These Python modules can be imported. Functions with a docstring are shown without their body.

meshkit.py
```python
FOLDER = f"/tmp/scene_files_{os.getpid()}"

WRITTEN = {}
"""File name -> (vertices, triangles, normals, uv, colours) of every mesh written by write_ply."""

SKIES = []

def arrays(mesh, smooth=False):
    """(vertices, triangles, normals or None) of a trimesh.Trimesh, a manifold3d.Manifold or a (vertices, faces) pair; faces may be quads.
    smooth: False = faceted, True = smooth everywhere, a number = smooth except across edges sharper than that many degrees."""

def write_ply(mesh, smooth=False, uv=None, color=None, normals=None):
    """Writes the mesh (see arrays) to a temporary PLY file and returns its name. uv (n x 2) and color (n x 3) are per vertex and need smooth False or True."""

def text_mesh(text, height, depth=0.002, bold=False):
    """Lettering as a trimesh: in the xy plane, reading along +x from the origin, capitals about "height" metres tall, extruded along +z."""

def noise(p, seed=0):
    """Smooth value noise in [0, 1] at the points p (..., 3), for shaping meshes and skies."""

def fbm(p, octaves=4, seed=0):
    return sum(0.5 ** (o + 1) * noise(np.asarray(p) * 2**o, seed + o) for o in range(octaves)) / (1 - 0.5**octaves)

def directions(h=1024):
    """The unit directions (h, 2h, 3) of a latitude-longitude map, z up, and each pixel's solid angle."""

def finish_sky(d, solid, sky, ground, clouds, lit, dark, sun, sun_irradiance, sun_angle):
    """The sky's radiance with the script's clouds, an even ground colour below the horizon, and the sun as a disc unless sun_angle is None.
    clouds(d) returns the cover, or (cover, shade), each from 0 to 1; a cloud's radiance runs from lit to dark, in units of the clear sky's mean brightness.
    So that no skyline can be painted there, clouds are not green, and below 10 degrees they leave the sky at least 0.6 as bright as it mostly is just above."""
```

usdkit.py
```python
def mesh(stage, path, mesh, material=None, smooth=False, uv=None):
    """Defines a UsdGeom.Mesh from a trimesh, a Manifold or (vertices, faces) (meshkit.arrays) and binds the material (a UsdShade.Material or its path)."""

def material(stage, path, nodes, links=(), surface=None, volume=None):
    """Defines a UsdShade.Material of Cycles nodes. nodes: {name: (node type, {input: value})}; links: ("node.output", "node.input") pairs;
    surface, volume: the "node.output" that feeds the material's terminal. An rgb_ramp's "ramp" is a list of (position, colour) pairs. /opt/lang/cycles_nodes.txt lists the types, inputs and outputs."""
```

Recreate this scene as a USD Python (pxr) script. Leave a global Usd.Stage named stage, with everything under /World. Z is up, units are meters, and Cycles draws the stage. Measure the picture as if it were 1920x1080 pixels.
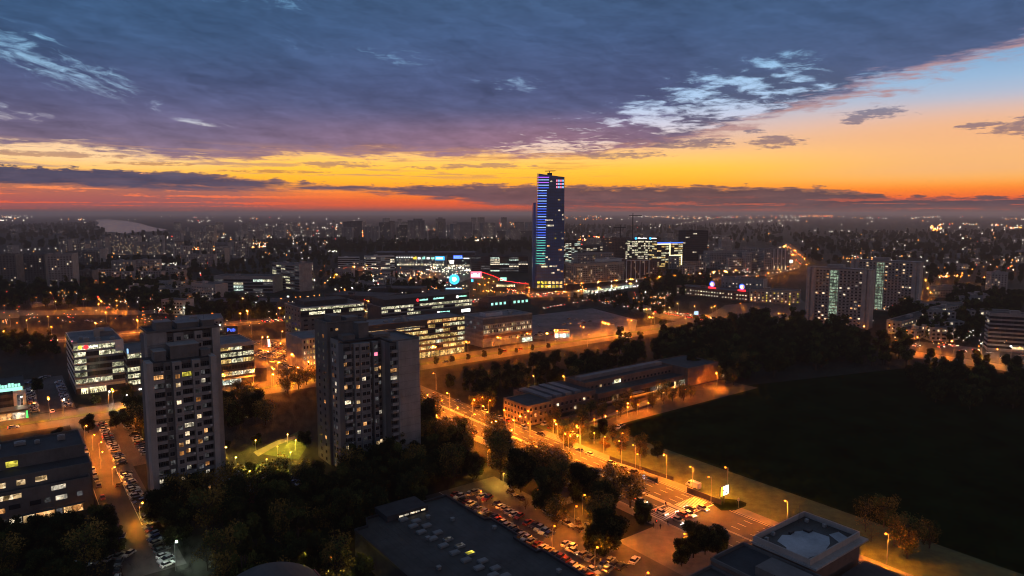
import math, random, numpy as np, trimesh, usdkit, meshkit
from pxr import Usd, UsdGeom, UsdLux, UsdShade, Gf, Sdf, Vt
import shapely.geometry as sg

stage = Usd.Stage.CreateInMemory()
UsdGeom.Xform.Define(stage, '/World')
UsdGeom.Scope.Define(stage, '/World/Looks')
rnd = random.Random(7)

# ------------------------------------------------------------------ camera
CAM_H, PITCH, FPX = 100.0, math.radians(6.24), 1280.0
cam = UsdGeom.Camera.Define(stage, '/World/camera')
cam.AddTranslateOp().Set(Gf.Vec3d(0, 0, CAM_H))
cam.AddRotateXOp().Set(90 - math.degrees(PITCH))
cam.CreateHorizontalApertureAttr(36.0)
cam.CreateVerticalApertureAttr(20.25)
cam.CreateFocalLengthAttr(36.0 * FPX / 1920)
cam.CreateClippingRangeAttr(Gf.Vec2f(0.5, 200000))
cam.CreateExposureAttr(0.28)


# ------------------------------------------------------------------ node graphs as arithmetic
class R:
    def __init__(s, g, ref): s.g, s.ref = g, ref
    def _m(s, op, *o): return s.g.n('math', 'value', math_type=op, **{f'value{i+1}': v for i, v in enumerate((s,) + o)})
    def __add__(s, o): return s._m('add', o)
    __radd__ = __add__
    def __mul__(s, o): return s._m('multiply', o)
    __rmul__ = __mul__
    def __sub__(s, o): return s._m('subtract', o)
    def __rsub__(s, o): return s.g.n('math', 'value', math_type='subtract', value1=o, value2=s)
    def __truediv__(s, o): return s._m('divide', o)
    def sm(s, a, b): return s.g.n('map_range', 'result', range_type='smoothstep', value=s, from_min=a, from_max=b, to_min=0.0, to_max=1.0, clamp=True)


class NG:
    def __init__(s): s.nodes, s.links, s.k = {}, [], 0
    def n(s, kind, out, **inp):
        s.k += 1
        name = f'n{s.k}'
        vals = {}
        for k, v in inp.items():
            if isinstance(v, R): s.links.append((v.ref, f'{name}.{k}'))
            else: vals[k] = v
        s.nodes[name] = (kind, vals)
        return R(s, f'{name}.{out}')
    def also(s, r, out): return R(s, r.ref.split('.')[0] + '.' + out)
    def noise(s, vec, scale=1.0, detail=4.0, rough=0.55, dist=0.0): return s.n('noise_texture', 'fac', vector=vec, scale=scale, detail=detail, roughness=rough, distortion=dist)
    def vec(s, x, y, z): return s.n('combine_xyz', 'vector', x=x, y=y, z=z)
    def mix(s, f, a, b): return s.n('mix', 'color', fac=f, color1=a, color2=b)
    def mulc(s, a, b): return s.n('mix', 'color', mix_type='multiply', fac=1.0, color1=a, color2=b)
    def ramp(s, f, stops): return s.n('rgb_ramp', 'color', fac=f, ramp=stops)
    def curve(s, x, pts, lo, hi):   # a number as a function of x, through points
        vs = [p[1] for p in pts]; a, b = min(vs), max(vs)
        c = s.n('rgb_ramp', 'color', fac=(x - lo) * (1 / (hi - lo)), ramp=[((p[0] - lo) / (hi - lo), ((p[1] - a) / (b - a),) * 3) for p in pts])
        return s.n('rgb_to_bw', 'val', color=c) * (b - a) + a
    def make(s, name, surface=None, volume=None): return usdkit.material(stage, '/World/Looks/' + name, s.nodes, s.links, surface=surface and surface.ref, volume=volume and volume.ref)


# ------------------------------------------------------------------ sky: dusk, the sun just under the horizon
HAZE = 7.0e-5
SUN_AZ = math.radians(-6.0)
g = NG()
tc = g.n('texture_coordinate', 'generated')
sep = g.n('separate_xyz', 'x', vector=tc)
X, Y, Z = sep, g.also(sep, 'y'), g.also(sep, 'z')
az = g.n('math', 'value', math_type='arctan2', value1=X, value2=Y) * (180 / math.pi)
el = g.n('math', 'value', math_type='arcsine', value1=Z) * (180 / math.pi)
sky_tex = g.n('sky_texture', 'color', sky_type='single_scattering', sun_disc=False, sun_elevation=math.radians(0.6), sun_rotation=SUN_AZ, altitude=100.0, air_density=1.0, aerosol_density=2.0, ozone_density=3.0)
# clear afterglow by height above the horizon, added to the physical sky
glow = g.ramp(el * (1 / 60.0), [(p / 60.0, c) for p, c in [
    (0, (.62, .07, .015)), (0.9, (.85, .10, .012)), (1.6, (.95, .21, .016)), (2.6, (1.0, .43, .02)), (3.6, (1.0, .53, .045)), (4.4, (.98, .54, .13)),
    (5.4, (.80, .47, .25)), (6.6, (.62, .46, .42)), (7.8, (.42, .45, .55)), (9.2, (.28, .42, .60)), (11.5, (.15, .31, .52)), (15, (.09, .21, .40)), (25, (.04, .10, .20)), (60, (.022, .04, .075))]])
side = g.n('math', 'value', math_type='cosine', value1=(az - math.degrees(SUN_AZ)) * (math.pi / 180))
far = side.sm(-1.0, 0.95)                        # the glow fades away from the sunset
glow = g.mix(far, g.ramp(el * (1 / 60.0), [(0, (.10, .09, .14)), (.15, (.12, .14, .25)), (1, (.02, .05, .13))]), glow)
peach = (az + 17.0).sm(0.0, -14.0) * el.sm(2.4, 4.2) * (1.0 - el.sm(6.0, 9.0))
rpeach = (az - 12.0).sm(0.0, 22.0) * el.sm(1.6, 3.2) * (1.0 - el.sm(5.5, 8.5))
glow = g.mix(rpeach * .8, glow, (.80, .40, .19))
glow = g.mix(peach * .62, glow, (.88, .62, .43))
clear = g.n('mix', 'color', mix_type='add', fac=1.0, color1=glow, color2=g.mulc(sky_tex, (.004, .004, .004)))
# cloud-plane coordinates
inv = 1.0 / 1.0
zz = g.n('math', 'value', math_type='maximum', value1=Z, value2=0.0) + 0.06
P1 = g.vec(X / zz, Y / zz, 0.0)
PA = g.vec(az * 0.10, el * 0.55, 0.0)            # stretched along the horizon
PB = g.vec(az * 0.16, el * 1.9, 3.0)
nA = g.noise(PA, 1.0, 5, .55) - 0.5
nA2 = g.noise(PA, 3.1, 6, .6, .4) - 0.5
nB = g.noise(PB, 1.0, 6, .62, .3) - 0.5
nB3 = g.noise(PB, 2.6, 6, .65, .5) - 0.5
nP = g.noise(P1, 0.55, 7, .55, .5) - 0.5
nP2 = g.noise(P1, 2.3, 7, .6, .7) - 0.5
nP3 = g.noise(P1, 7.5, 5, .6, .4) - 0.5


def blob(a0, e0, ra, re, tilt=0.0):
    da = (az - a0) * (1 / ra); de = (el - e0 - (az - a0) * tilt) * (1 / re)
    return 1.0 - (da * da + de * de).sm(0.0, 1.0)


# the high deck: its lower edge rises to the right
edge = g.curve(az, [(-180, 7), (-90, 5.2), (-37, 4.75), (-31, 4.5), (-26, 4.05), (-21, 4.1), (-17.5, 4.45), (-11, 4.75), (1.5, 4.45), (8, 4.75), (14.6, 5.75), (21.5, 7.6), (27, 8.9), (36, 10.7), (60, 14), (180, 12)], -180, 180)
h = el - edge + nA * 1.7 + nA2 * 1.5 + nB3 * 1.5 + (g.noise(g.vec(az * .30, el * 1.1, 15.0), 1.0, 6, .62, .6) - 0.5) * 1.7
deck = h.sm(-0.22, 0.42)
thin = g.curve(az, [(-180, 0), (5, 0), (14, 1.2), (22, 2.2), (36, 1.6), (180, 0)], -180, 180)
deck_soft = (h + nP2 * 4.2 + nP3 * 2.2 + nB * 3.0 + .1).sm(-0.6, 0.9)
# holes
holeL = blob(-33, 10.2, 8.0, 2.0, -0.33) * 1.0
holeL2 = blob(-36, 6.9, 5, .9, -.1)
holeL3 = blob(-24, 6.75, 2.6, .3, -.1) * .45
holeR = blob(16.5, 8.9, 12.0, 3.0, 0.15)
holeR2 = blob(6.0, 6.3, 8.5, 2.1, 0.1)
holeC = blob(-0.5, 10.4, 4.5, .9, 0)
holeT = blob(-20.5, 16.2, 7, 1.7, 0)
holeM = blob(-12, 12.5, 9, 1.2, -.15)
holeB = blob(3.0, 5.2, 9.0, .95, 0.02)
fine = nP2 * 0.9 + nP3 * 0.75
streak = g.noise(g.vec(az * .22 + el * .30, el * 1.5 + az * .42, 7.0), 1.0, 7, .6, .9) - 0.5
wv = g.n('noise_texture', 'color', vector=g.vec(az * .16, el * .5, 21.0), scale=1.0, detail=3.0, roughness=.6)
wsx = g.n('separate_xyz', 'x', vector=wv)
wsy = g.also(wsx, 'y')
turb = g.noise(g.vec(az * .20 + el * .18 + wsx * 2.2, el * .62 + az * .20 + wsy * 2.6, 9.0), 1.0, 8, .62, .3) - 0.5
turb2 = g.noise(g.vec(az * .5 + wsx * 3.0, el * 1.9 + az * .5 + wsy * 3.0, 9.0), 1.0, 6, .62, .3) - 0.5
hl = (holeL * 1.05 + holeL2 * .8 + holeL3 * .95 + turb * 4.2 + turb2 * 2.4 + streak * 1.0 - 0.52).sm(0.0, 1.2) * (holeL + holeL2 + holeL3 * .6).sm(0.0, .25)
hr = (holeR * 0.85 + fine * 3.2 + turb * 2.0 - 0.40).sm(0.0, .85) * holeR.sm(0.0, .2)
hb = ((holeB + holeR2 * .62) * 0.75 + nP3 * 3.6 + nP2 * 1.3 - 0.59).sm(0.0, .75) * (holeB + holeR2).sm(0.0, .2)
hc = ((holeC + holeT * .9 + holeM * .55) * 0.8 + nB3 * 2.0 + turb * 2.6 + turb2 * 2.2 - 0.56).sm(0.0, 1.2) * (holeC + holeT + holeM).sm(0.0, .2)
deck_col = g.ramp(el * (1 / 40.0), [(p / 40.0, c) for p, c in [(3.6, (.30, .16, .16)), (4.6, (.180, .128, .185)), (5.8, (.125, .110, .190)), (7.5, (.090, .096, .190)), (10, (.066, .086, .185)), (14, (.050, .088, .190)), (17, (.042, .083, .170)), (22, (.050, .072, .118)), (30, (.054, .064, .084)), (40, (.055, .060, .072))]])
warm = g.curve(az, [(-180, 0), (-45, .05), (-25, .15), (-8, .55), (3, .9), (12, .55), (20, .25), (40, .1), (180, 0)], -180, 180) * (1.0 - (el - 5.6).sm(0.0, 3.2))
deck_col = g.mix(warm * .9, deck_col, (.31, .155, .205))
leftb = g.curve(az, [(-180, .6), (-37, .75), (-22, .5), (-8, 0.1), (0, 0), (180, 0)], -180, 180) * (el - 8.0).sm(0.0, 5.0)
deck_col = g.mix(leftb * .8, deck_col, (.034, .092, .19))
shade = 1.0 + nP * .9 + nP2 * 0.55 + turb * .8 + nA2 * .4 + turb2 * .2
deck_col = g.mulc(deck_col, g.vec(shade, shade, shade))
darkR = (blob(20, 8.5, 13, 3.6, .15) * .9 + nP2 * 2.0 - .25).sm(0.0, .8)
deck_col = g.mix(darkR * .55, deck_col, (.045, .055, .10))
pink = (h + nP2 * 1.2).sm(1.1, 0.1) * (az - 12.0).sm(0.0, 6.0)
deck_col = g.mix(pink * .6, deck_col, (.36, .26, .36))
hole_col = g.ramp(el * (1 / 20.0), [(0, (1, .62, .25)), (4.4 / 20, (1, .66, .34)), (5.6 / 20, (.85, .62, .50)), (7 / 20, (.62, .60, .70)), (9 / 20, (.42, .58, .80)), (12 / 20, (.27, .50, .75)), (1, (.14, .42, .68))])
deck_lit = g.mix(hl * .78, deck_col, g.mulc(hole_col, (.85, .95, .95)))
deck_lit = g.mix(hr * .92, deck_lit, hole_col)
deck_lit = g.mix(hb * .85, deck_lit, hole_col)
deck_lit = g.mix(hc * .62, deck_lit, hole_col)
under = (1.0 - h.sm(.05, .95)) * (az + 26.0).sm(0.0, 10.0)
deck_lit = g.mix(under * .55, deck_lit, (.50, .235, .155))
rightness = (az - 11.0).sm(0.0, 7.0)
cover = deck * (1.0 - rightness) + deck_soft * rightness * .93
back = .85 + .15 * side.sm(-.6, .6)
sky = g.mulc(g.mix(cover, clear, deck_lit), g.vec(back, back, back))
stq = g.noise(g.vec(az * .085, el * 2.5, 17.0), 1.0, 6, .6, .35)
stc = (stq + nB3 * .5).sm(.50, .63) * el.sm(2.5, 3.1) * (1.0 - el.sm(4.7, 5.6)) * (1.0 - (az - 2.0).sm(0.0, 9.0))
sky = g.mix(stc * .68, sky, g.ramp((az + 40.0) * (1 / 80.0), [(0, (.30, .20, .22)), (.3, (.46, .235, .15)), (.55, (.62, .28, .07)), (1, (.55, .25, .08))]))
# the low bank in front of the glow
top = g.curve(az, [(-180, 3), (-60, 3.2), (-36.5, 3.2), (-31, 3.15), (-24.5, 3.0), (-18, 2.55), (-12, 2.3), (-7, 2.42), (1.8, 2.32), (10.5, 2.22), (18.8, 2.15), (24, 1.95), (27, 1.70), (29, 1.2), (36, 1.12), (60, 1.4), (180, 2)], -180, 180)
bot = g.curve(az, [(-180, -.2), (-60, 0), (-36.5, 1.75), (-31, 1.8), (-24.5, 1.85), (-19, 1.95), (-14, 1.85), (-9, 1.45), (-5, 1.05), (-1, .70), (2, .50), (6, .35), (10.5, .3), (36, .25), (60, 0), (180, -.2)], -180, 180)
PC = g.vec(az * 0.55, el * 1.6, 5.0)
nC = g.noise(PC, 1.0, 7, .66, .2) - 0.5
nC2 = g.noise(PC, 3.4, 5, .62, .2) - 0.5
crn = nB3 * .9 + nB * .5 + nC * 1.5
up = (top - el + crn).sm(-.04, .14)
dn = (el - bot + nB * 1.5 + nB3 * .9 + nC * .6).sm(-.22, .34)
bank = up * dn
# left of the bank: a rosy veil with red streaks under it
veil = g.curve(az, [(-180, .9), (-60, .9), (-37, .62), (-27, .80), (-22, .78), (-18, .35), (-14, .15), (-9, .05), (2, .0), (10, .45), (17, .3), (23, .65), (30, .85), (60, .9), (180, .9)], -180, 180) * (top - el).sm(0.0, .2)
redn = g.noise(g.vec(az * .11, el * 3.4, 11.0), 1.0, 5, .6, .2)
reds = (redn + nC2 * .25).sm(.515, .60)
bank_col = g.ramp((az + 40.0) * (1 / 80.0), [(0, (.055, .055, .105)), (.17, (.060, .058, .105)), (.3, (.095, .065, .10)), (.5, (.125, .065, .078)), (.7, (.105, .058, .062)), (.9, (.085, .052, .065)), (1, (.08, .055, .075))])
bank_col = g.mulc(bank_col, g.vec(1.0 + nB * 1.2 + nC * 1.4, 1.0 + nB * 1.1 + nC * 1.0, 1.0 + nB * .8 + nC * .7))
rim = up * (1.0 - (top - el + crn).sm(.05, .34)) * (az + 40.0).sm(8.0, 24.0) * (1.0 - (az - 24.0).sm(0.0, 6.0))
bank_col = g.mix(rim * .55, bank_col, (.55, .22, .09))
veil_col = g.ramp((az + 40.0) * (1 / 80.0), [(0, (.20, .09, .12)), (.3, (.26, .11, .105)), (.55, (.16, .07, .07)), (1, (.12, .06, .065))])
low = g.mix(reds * .92, veil_col, g.ramp(el * .4, [(0, (.70, .09, .03)), (.4, (.92, .14, .05)), (1, (.95, .35, .16))]))
sky = g.mix(veil, sky, low)
sky = g.mix(bank * .96, sky, g.mix(reds * .55 * (az - 3.0).sm(0.0, 8.0) * (1.5 - el).sm(0.0, .8), bank_col, (.85, .13, .035)))
# wisps: dark small clouds in the clear patch, thin bars over the glow
wsp = nB3 * 2.6 + nC * 3.0 + nC2 * 1.6
W = [(27.4, 7.2, 2.6, .42), (26.0, 6.75, 1.0, .3), (20.8, 5.45, 2.6, .5), (14.6, 5.5, 3.6, .42), (36.4, 5.75, 2.6, .7), (33.6, 5.9, 1.4, .25), (19.3, 6.3, .9, .22), (9.0, 4.72, 4.6, .34), (-2.0, 3.9, 4.0, .22), (-6.5, 3.72, 2.5, .16), (-33, 4.05, 5, .22), (-27, 3.62, 3.4, .16), (-14, 3.9, 4, .3), (39, 5.0, 3, .35), (-19, 3.25, 5, .14)]
wm = None
for a0, e0, ra, re in W:
    b = (blob(a0, e0, ra * 1.25, re * 1.35) + wsp * .9 - .42).sm(0.0, .6)
    b = b * blob(a0, e0, ra * 1.5, re * 1.7).sm(0.0, .3)
    wm = b if wm is None else g.n('math', 'value', math_type='maximum', value1=wm, value2=b)
wisp_col = g.ramp(el * .1, [(0, (.35, .12, .06)), (.34, (.46, .20, .08)), (.42, (.36, .20, .15)), (.55, (.17, .115, .15)), (.75, (.12, .13, .21)), (1, (.10, .13, .22))])
sky = g.mix(wm * .78, sky, wisp_col)
# dust low over the plain
dust = 1.0 - el.sm(0.05, .62)
sky = g.mix(dust * .6, sky, (.13, .065, .058))
sky = g.mix((0.0 - el).sm(0.0, 1.5), sky, (.03, .027, .03))
SKY_GAIN = 10.0
sky = g.mulc(sky, (SKY_GAIN,) * 3)
bg = g.n('background_shader', 'background', color=sky, strength=1.0 / SKY_GAIN)
sky_mat = g.make('dusk_sky', surface=bg)
dome = UsdLux.DomeLight.Define(stage, '/World/sky')
UsdShade.MaterialBindingAPI.Apply(dome.GetPrim()).Bind(sky_mat)
dome.GetPrim().SetCustomDataByKey('kind', 'structure')

# ------------------------------------------------------------------ places: the city grid is turned 37 degrees from the camera's heading
TH = math.radians(37.0)
CT_, ST_ = math.cos(TH), math.sin(TH)


def ground_at(px, py, z=0.0):
    """The point at height z that the photograph shows at this pixel (only used to survey where things stand)."""
    a, b = (px - 960) / FPX, -(py - 540) / FPX
    d = (a, math.cos(PITCH) + b * math.sin(PITCH), -math.sin(PITCH) + b * math.cos(PITCH))
    k = (z - CAM_H) / d[2]
    return d[0] * k, d[1] * k


def st(px, py, z=0.0):
    x, y = ground_at(px, py, z)
    return x * CT_ + y * ST_, -x * ST_ + y * CT_


def xy(s, t): return s * CT_ - t * ST_, s * ST_ + t * CT_


used = {}


def numbered(name):
    k = used.get(name, 0); used[name] = k + 1
    return name if k == 0 else f'{name}_{k:03d}'


def tag(p, label=None, cat=None, group=None, kind=None):
    for k, v in (('label', label), ('category', cat), ('group', group), ('kind', kind)):
        if v: p.SetCustomDataByKey(k, v)
    return p


def thing(name, label, cat, s, t, z=0.0, rot=0.0, group=None, kind=None, scale=None):
    x = UsdGeom.Xform.Define(stage, '/World/' + numbered(name))
    wx, wy = xy(s, t)
    x.AddTranslateOp().Set(Gf.Vec3d(wx, wy, z)); x.AddRotateZOp().Set(37.0 + rot)
    if scale: x.AddScaleOp().Set(Gf.Vec3f(*scale))
    return tag(x.GetPrim(), label, cat, group, kind)


class MB:
    def __init__(s): s.v, s.f, s.n = [], [], 0
    def add(s, v, f):
        v = np.asarray(v, float); f = np.asarray(f, int)
        s.v.append(v); s.f.append(f + s.n); s.n += len(v); return s
    BF = np.array([[0, 2, 1], [1, 2, 3], [4, 5, 6], [5, 7, 6], [0, 1, 4], [1, 5, 4], [2, 6, 3], [3, 6, 7], [0, 4, 2], [2, 4, 6], [1, 3, 5], [3, 7, 5]])
    def box(s, x0, x1, y0, y1, z0, z1): return s.add([(x, y, z) for z in (z0, z1) for y in (y0, y1) for x in (x0, x1)], MB.BF)
    def hexa(s, p8): return s.add(p8, MB.BF)           # corners in box order
    def poly(s, pts, z0, z1):
        pts = list(pts); n = len(pts)
        if sum(pts[i][0] * pts[(i + 1) % n][1] - pts[(i + 1) % n][0] * pts[i][1] for i in range(n)) < 0: pts.reverse()
        m = trimesh.creation.extrude_polygon(sg.Polygon(pts), z1 - z0, engine='earcut'); m.apply_translation((0, 0, z0))
        return s.add(m.vertices, m.faces)
    def sheet(s, pts, z):
        pts = list(pts)
        v, f = trimesh.creation.triangulate_polygon(sg.Polygon(pts), engine='earcut')
        a, b, c = v[f[:, 0]], v[f[:, 1]], v[f[:, 2]]
        f = np.where((((b - a)[:, 0] * (c - a)[:, 1] - (b - a)[:, 1] * (c - a)[:, 0]) < 0)[:, None], f[:, ::-1], f)
        return s.add(np.c_[v, np.full(len(v), z)], f)
    def tm(s, m, T=None):
        if T is not None: m = m.copy(); m.apply_transform(T)
        return s.add(m.vertices, m.faces)
    def tube(s, p, r, k=5):
        p = np.asarray(p, float); r = np.broadcast_to(r, (len(p),)); t = np.gradient(p, axis=0); t /= np.linalg.norm(t, axis=1, keepdims=True) + 1e-9
        up = np.where(np.abs(t[:, 2:]) < .9, [0, 0, 1.0], [1.0, 0, 0]); a = np.cross(t, up); a /= np.linalg.norm(a, axis=1, keepdims=True) + 1e-9; b = np.cross(t, a)
        th = np.arange(k) * 2 * np.pi / k
        v = p[:, None] + r[:, None, None] * (np.cos(th)[None, :, None] * a[:, None] + np.sin(th)[None, :, None] * b[:, None])
        i, j = np.meshgrid(np.arange(len(p) - 1), np.arange(k), indexing='ij')
        q = np.stack([i * k + j, i * k + (j + 1) % k, (i + 1) * k + (j + 1) % k, (i + 1) * k + j], -1).reshape(-1, 4)
        f = np.vstack([q[:, [0, 2, 1]], q[:, [0, 3, 2]]]); e = (len(p) - 1) * k
        f = np.vstack([f, [[e, e + x, e + x + 1] for x in range(1, k - 1)], [[0, x + 1, x] for x in range(1, k - 1)]])
        return s.add(v.reshape(-1, 3), f)
    def put(s, parent, name, mat, label=None):
        if not s.v: return None
        base = str(parent.GetPath()) if parent else '/World'
        if parent: used_k = base + '/' + name; nm = numbered(used_k).rsplit('/', 1)[1]
        else: nm = numbered(name)
        v = np.vstack(s.v); f = np.vstack(s.f)
        m = UsdGeom.Mesh.Define(stage, f'{base}/{nm}')
        m.CreatePointsAttr(Vt.Vec3fArray.FromNumpy(v.astype(np.float32)))
        m.CreateFaceVertexCountsAttr(Vt.IntArray.FromNumpy(np.full(len(f), 3, np.int32)))
        m.CreateFaceVertexIndicesAttr(Vt.IntArray.FromNumpy(f.astype(np.int32).ravel()))
        m.CreateSubdivisionSchemeAttr('none')
        UsdShade.MaterialBindingAPI.Apply(m.GetPrim()).Bind(M[mat])
        return tag(m.GetPrim(), label)
    def stuff(s, parent, name, mat):
        p = s.put(parent, name, mat)
        return tag(p, kind='stuff') if p else None


# ------------------------------------------------------------------ materials
M = {}


def surf(name, col, rough=.85, var=.25, scale=.35, spec=.25, streak=0.0, bump=0.0, coord='object'):
    g = NG(); p = g.n('texture_coordinate', 'object') if coord == 'object' else g.n('geometry', 'position')
    n = g.noise(p, scale, 5, .6)
    n2 = g.noise(p, scale * 9, 3, .6)
    k = 1.0 + (n - .5) * (var * 4) + (n2 - .5) * (var * 1.4)
    if streak:
        q = g.n('mapping', 'vector', vector=p, scale=(.9, .9, .05)); k = k + (g.noise(q, 1.0, 4, .6) - .5) * (streak * 3)
    k = g.n('math', 'value', math_type='maximum', value1=k, value2=.12)
    c = g.mulc(col, g.vec(k, k, k))
    kw = {}
    if bump: kw['normal'] = g.n('bump', 'normal', height=n2, strength=bump, distance=.05)
    b = g.n('principled_bsdf', 'BSDF', base_color=c, roughness=rough, specular_ior_level=spec, **kw)
    M[name] = g.make(name, surface=b)


def glass(name, col, rough=.12, spec=.5, scale=.5):
    g = NG(); p = g.n('geometry', 'position'); n = g.noise(p, scale, 3, .6)
    k = .5 + n
    b = g.n('principled_bsdf', 'BSDF', base_color=g.mulc(col, g.vec(k, k, k)), roughness=rough, specular_ior_level=spec)
    M[name] = g.make(name, surface=b)


def lit(name, col, power, lo=.2, cell=.55, contrast=(.36, .6), tint=None):
    """A lit room behind its pane: furniture, blinds and lamps break the light up."""
    g = NG(); p = g.n('geometry', 'position')
    n = g.noise(p, cell, 4, .65, .5).sm(*contrast)
    q = g.n('mapping', 'vector', vector=p, scale=(.42, .42, .31))
    w = g.n('voronoi_texture', 'color', vector=q, scale=1.0)
    wx = g.n('separate_xyz', 'x', vector=w)
    k = (n * (1 - lo) + lo) * (wx * 1.3 + .2) * power
    c = col if tint is None else g.mix(wx, col, tint)
    M[name] = g.make(name, surface=g.n('emission', 'emission', color=c, strength=k))


def glowm(name, col, power):
    g = NG(); M[name] = g.make(name, surface=g.n('emission', 'emission', color=col, strength=power))


surf('concrete', (.235, .225, .22), var=.22, streak=.16, scale=.2)
surf('concrete_pale', (.30, .28, .265), var=.18, streak=.14, scale=.2)
surf('concrete_dark', (.115, .112, .112), var=.25, streak=.15, scale=.2)
surf('brick_brown', (.13, .085, .07), var=.25, scale=.4)
surf('render_beige', (.30, .26, .22), var=.15, scale=.3, streak=.1)
surf('render_ochre', (.17, .125, .085), var=.3, scale=.3, streak=.2)
surf('panel_grey', (.22, .22, .225), var=.15, scale=.3)
surf('panel_white', (.48, .48, .47), var=.1, scale=.3)
surf('panel_dark', (.045, .045, .05), var=.3, scale=.3)
surf('roof_bitumen', (.045, .046, .052), var=.35, scale=.12, bump=.2)
surf('roof_grey', (.13, .135, .15), var=.4, scale=.1, rough=.7)
surf('roof_pale', (.40, .41, .44), var=.3, scale=.16, rough=.7)
surf('roof_membrane', (.050, .047, .045), var=.5, scale=.13, rough=.5)
surf('roof_tile', (.07, .05, .045), var=.3, scale=.5)
surf('metal_dark', (.03, .03, .033), var=.2, scale=1, rough=.5)
surf('metal_grey', (.22, .22, .22), var=.15, scale=1, rough=.45)
surf('pole_steel', (.30, .29, .28), var=.12, scale=1, rough=.5)
surf('asphalt', (.052, .050, .050), var=.26, scale=.09, rough=.8, spec=.3, coord='world', bump=.15)
surf('asphalt_old', (.075, .070, .068), var=.3, scale=.13, rough=.85, coord='world', bump=.15)
surf('paving', (.155, .135, .120), var=.25, scale=.35, coord='world', bump=.1)
surf('kerb_stone', (.26, .25, .24), var=.15, scale=.6, coord='world')
surf('road_paint', (.55, .54, .50), var=.25, scale=.8, coord='world')
surf('gravel', (.125, .12, .125), var=.45, scale=.035, coord='world')
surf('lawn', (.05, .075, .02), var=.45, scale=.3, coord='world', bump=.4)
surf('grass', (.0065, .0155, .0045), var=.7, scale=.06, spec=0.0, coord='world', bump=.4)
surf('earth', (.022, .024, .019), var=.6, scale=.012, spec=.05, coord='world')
surf('soil', (.07, .05, .035), var=.4, scale=.12, coord='world')
surf('bark', (.045, .036, .028), var=.3, scale=2)
surf('rubber', (.012, .012, .012), var=.2, scale=3)
surf('shelter_roof', (.07, .075, .06), var=.2, scale=1)
surf('cloth_dark', (.03, .03, .04), var=.2, scale=4)
surf('skin', (.35, .22, .16), var=.1, scale=4)
for nm, c in dict(white=(.62, .62, .60), silver=(.34, .35, .36), grey=(.10, .105, .11), black=(.014, .014, .016), red=(.25, .018, .014), blue=(.03, .06, .16), beige=(.33, .29, .22)).items():
    surf('car_' + nm, c, rough=.28, var=.06, scale=2, spec=.5)
glass('glass_dark', (.018, .020, .024))
glass('glass_tower', (.042, .105, .27), rough=.2, scale=.06)
glass('glass_green', (.03, .055, .05), rough=.2)
glass('glass_car', (.012, .013, .015), rough=.08)


def leaves(name, col, col2):
    g = NG(); r = g.n('object_info', 'random'); p = g.n('texture_coordinate', 'object'); n = g.noise(p, .55, 3, .6)
    c = g.mix(n.sm(.35, .65), col, col2); k = .65 + r * .7
    c = g.mulc(c, g.vec(k, k, k))
    d = g.n('diffuse_bsdf', 'BSDF', color=c); t = g.n('translucent_bsdf', 'BSDF', color=c)
    M[name] = g.make(name, surface=g.n('mix_closure', 'closure', fac=.35, closure1=d, closure2=t))


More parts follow.
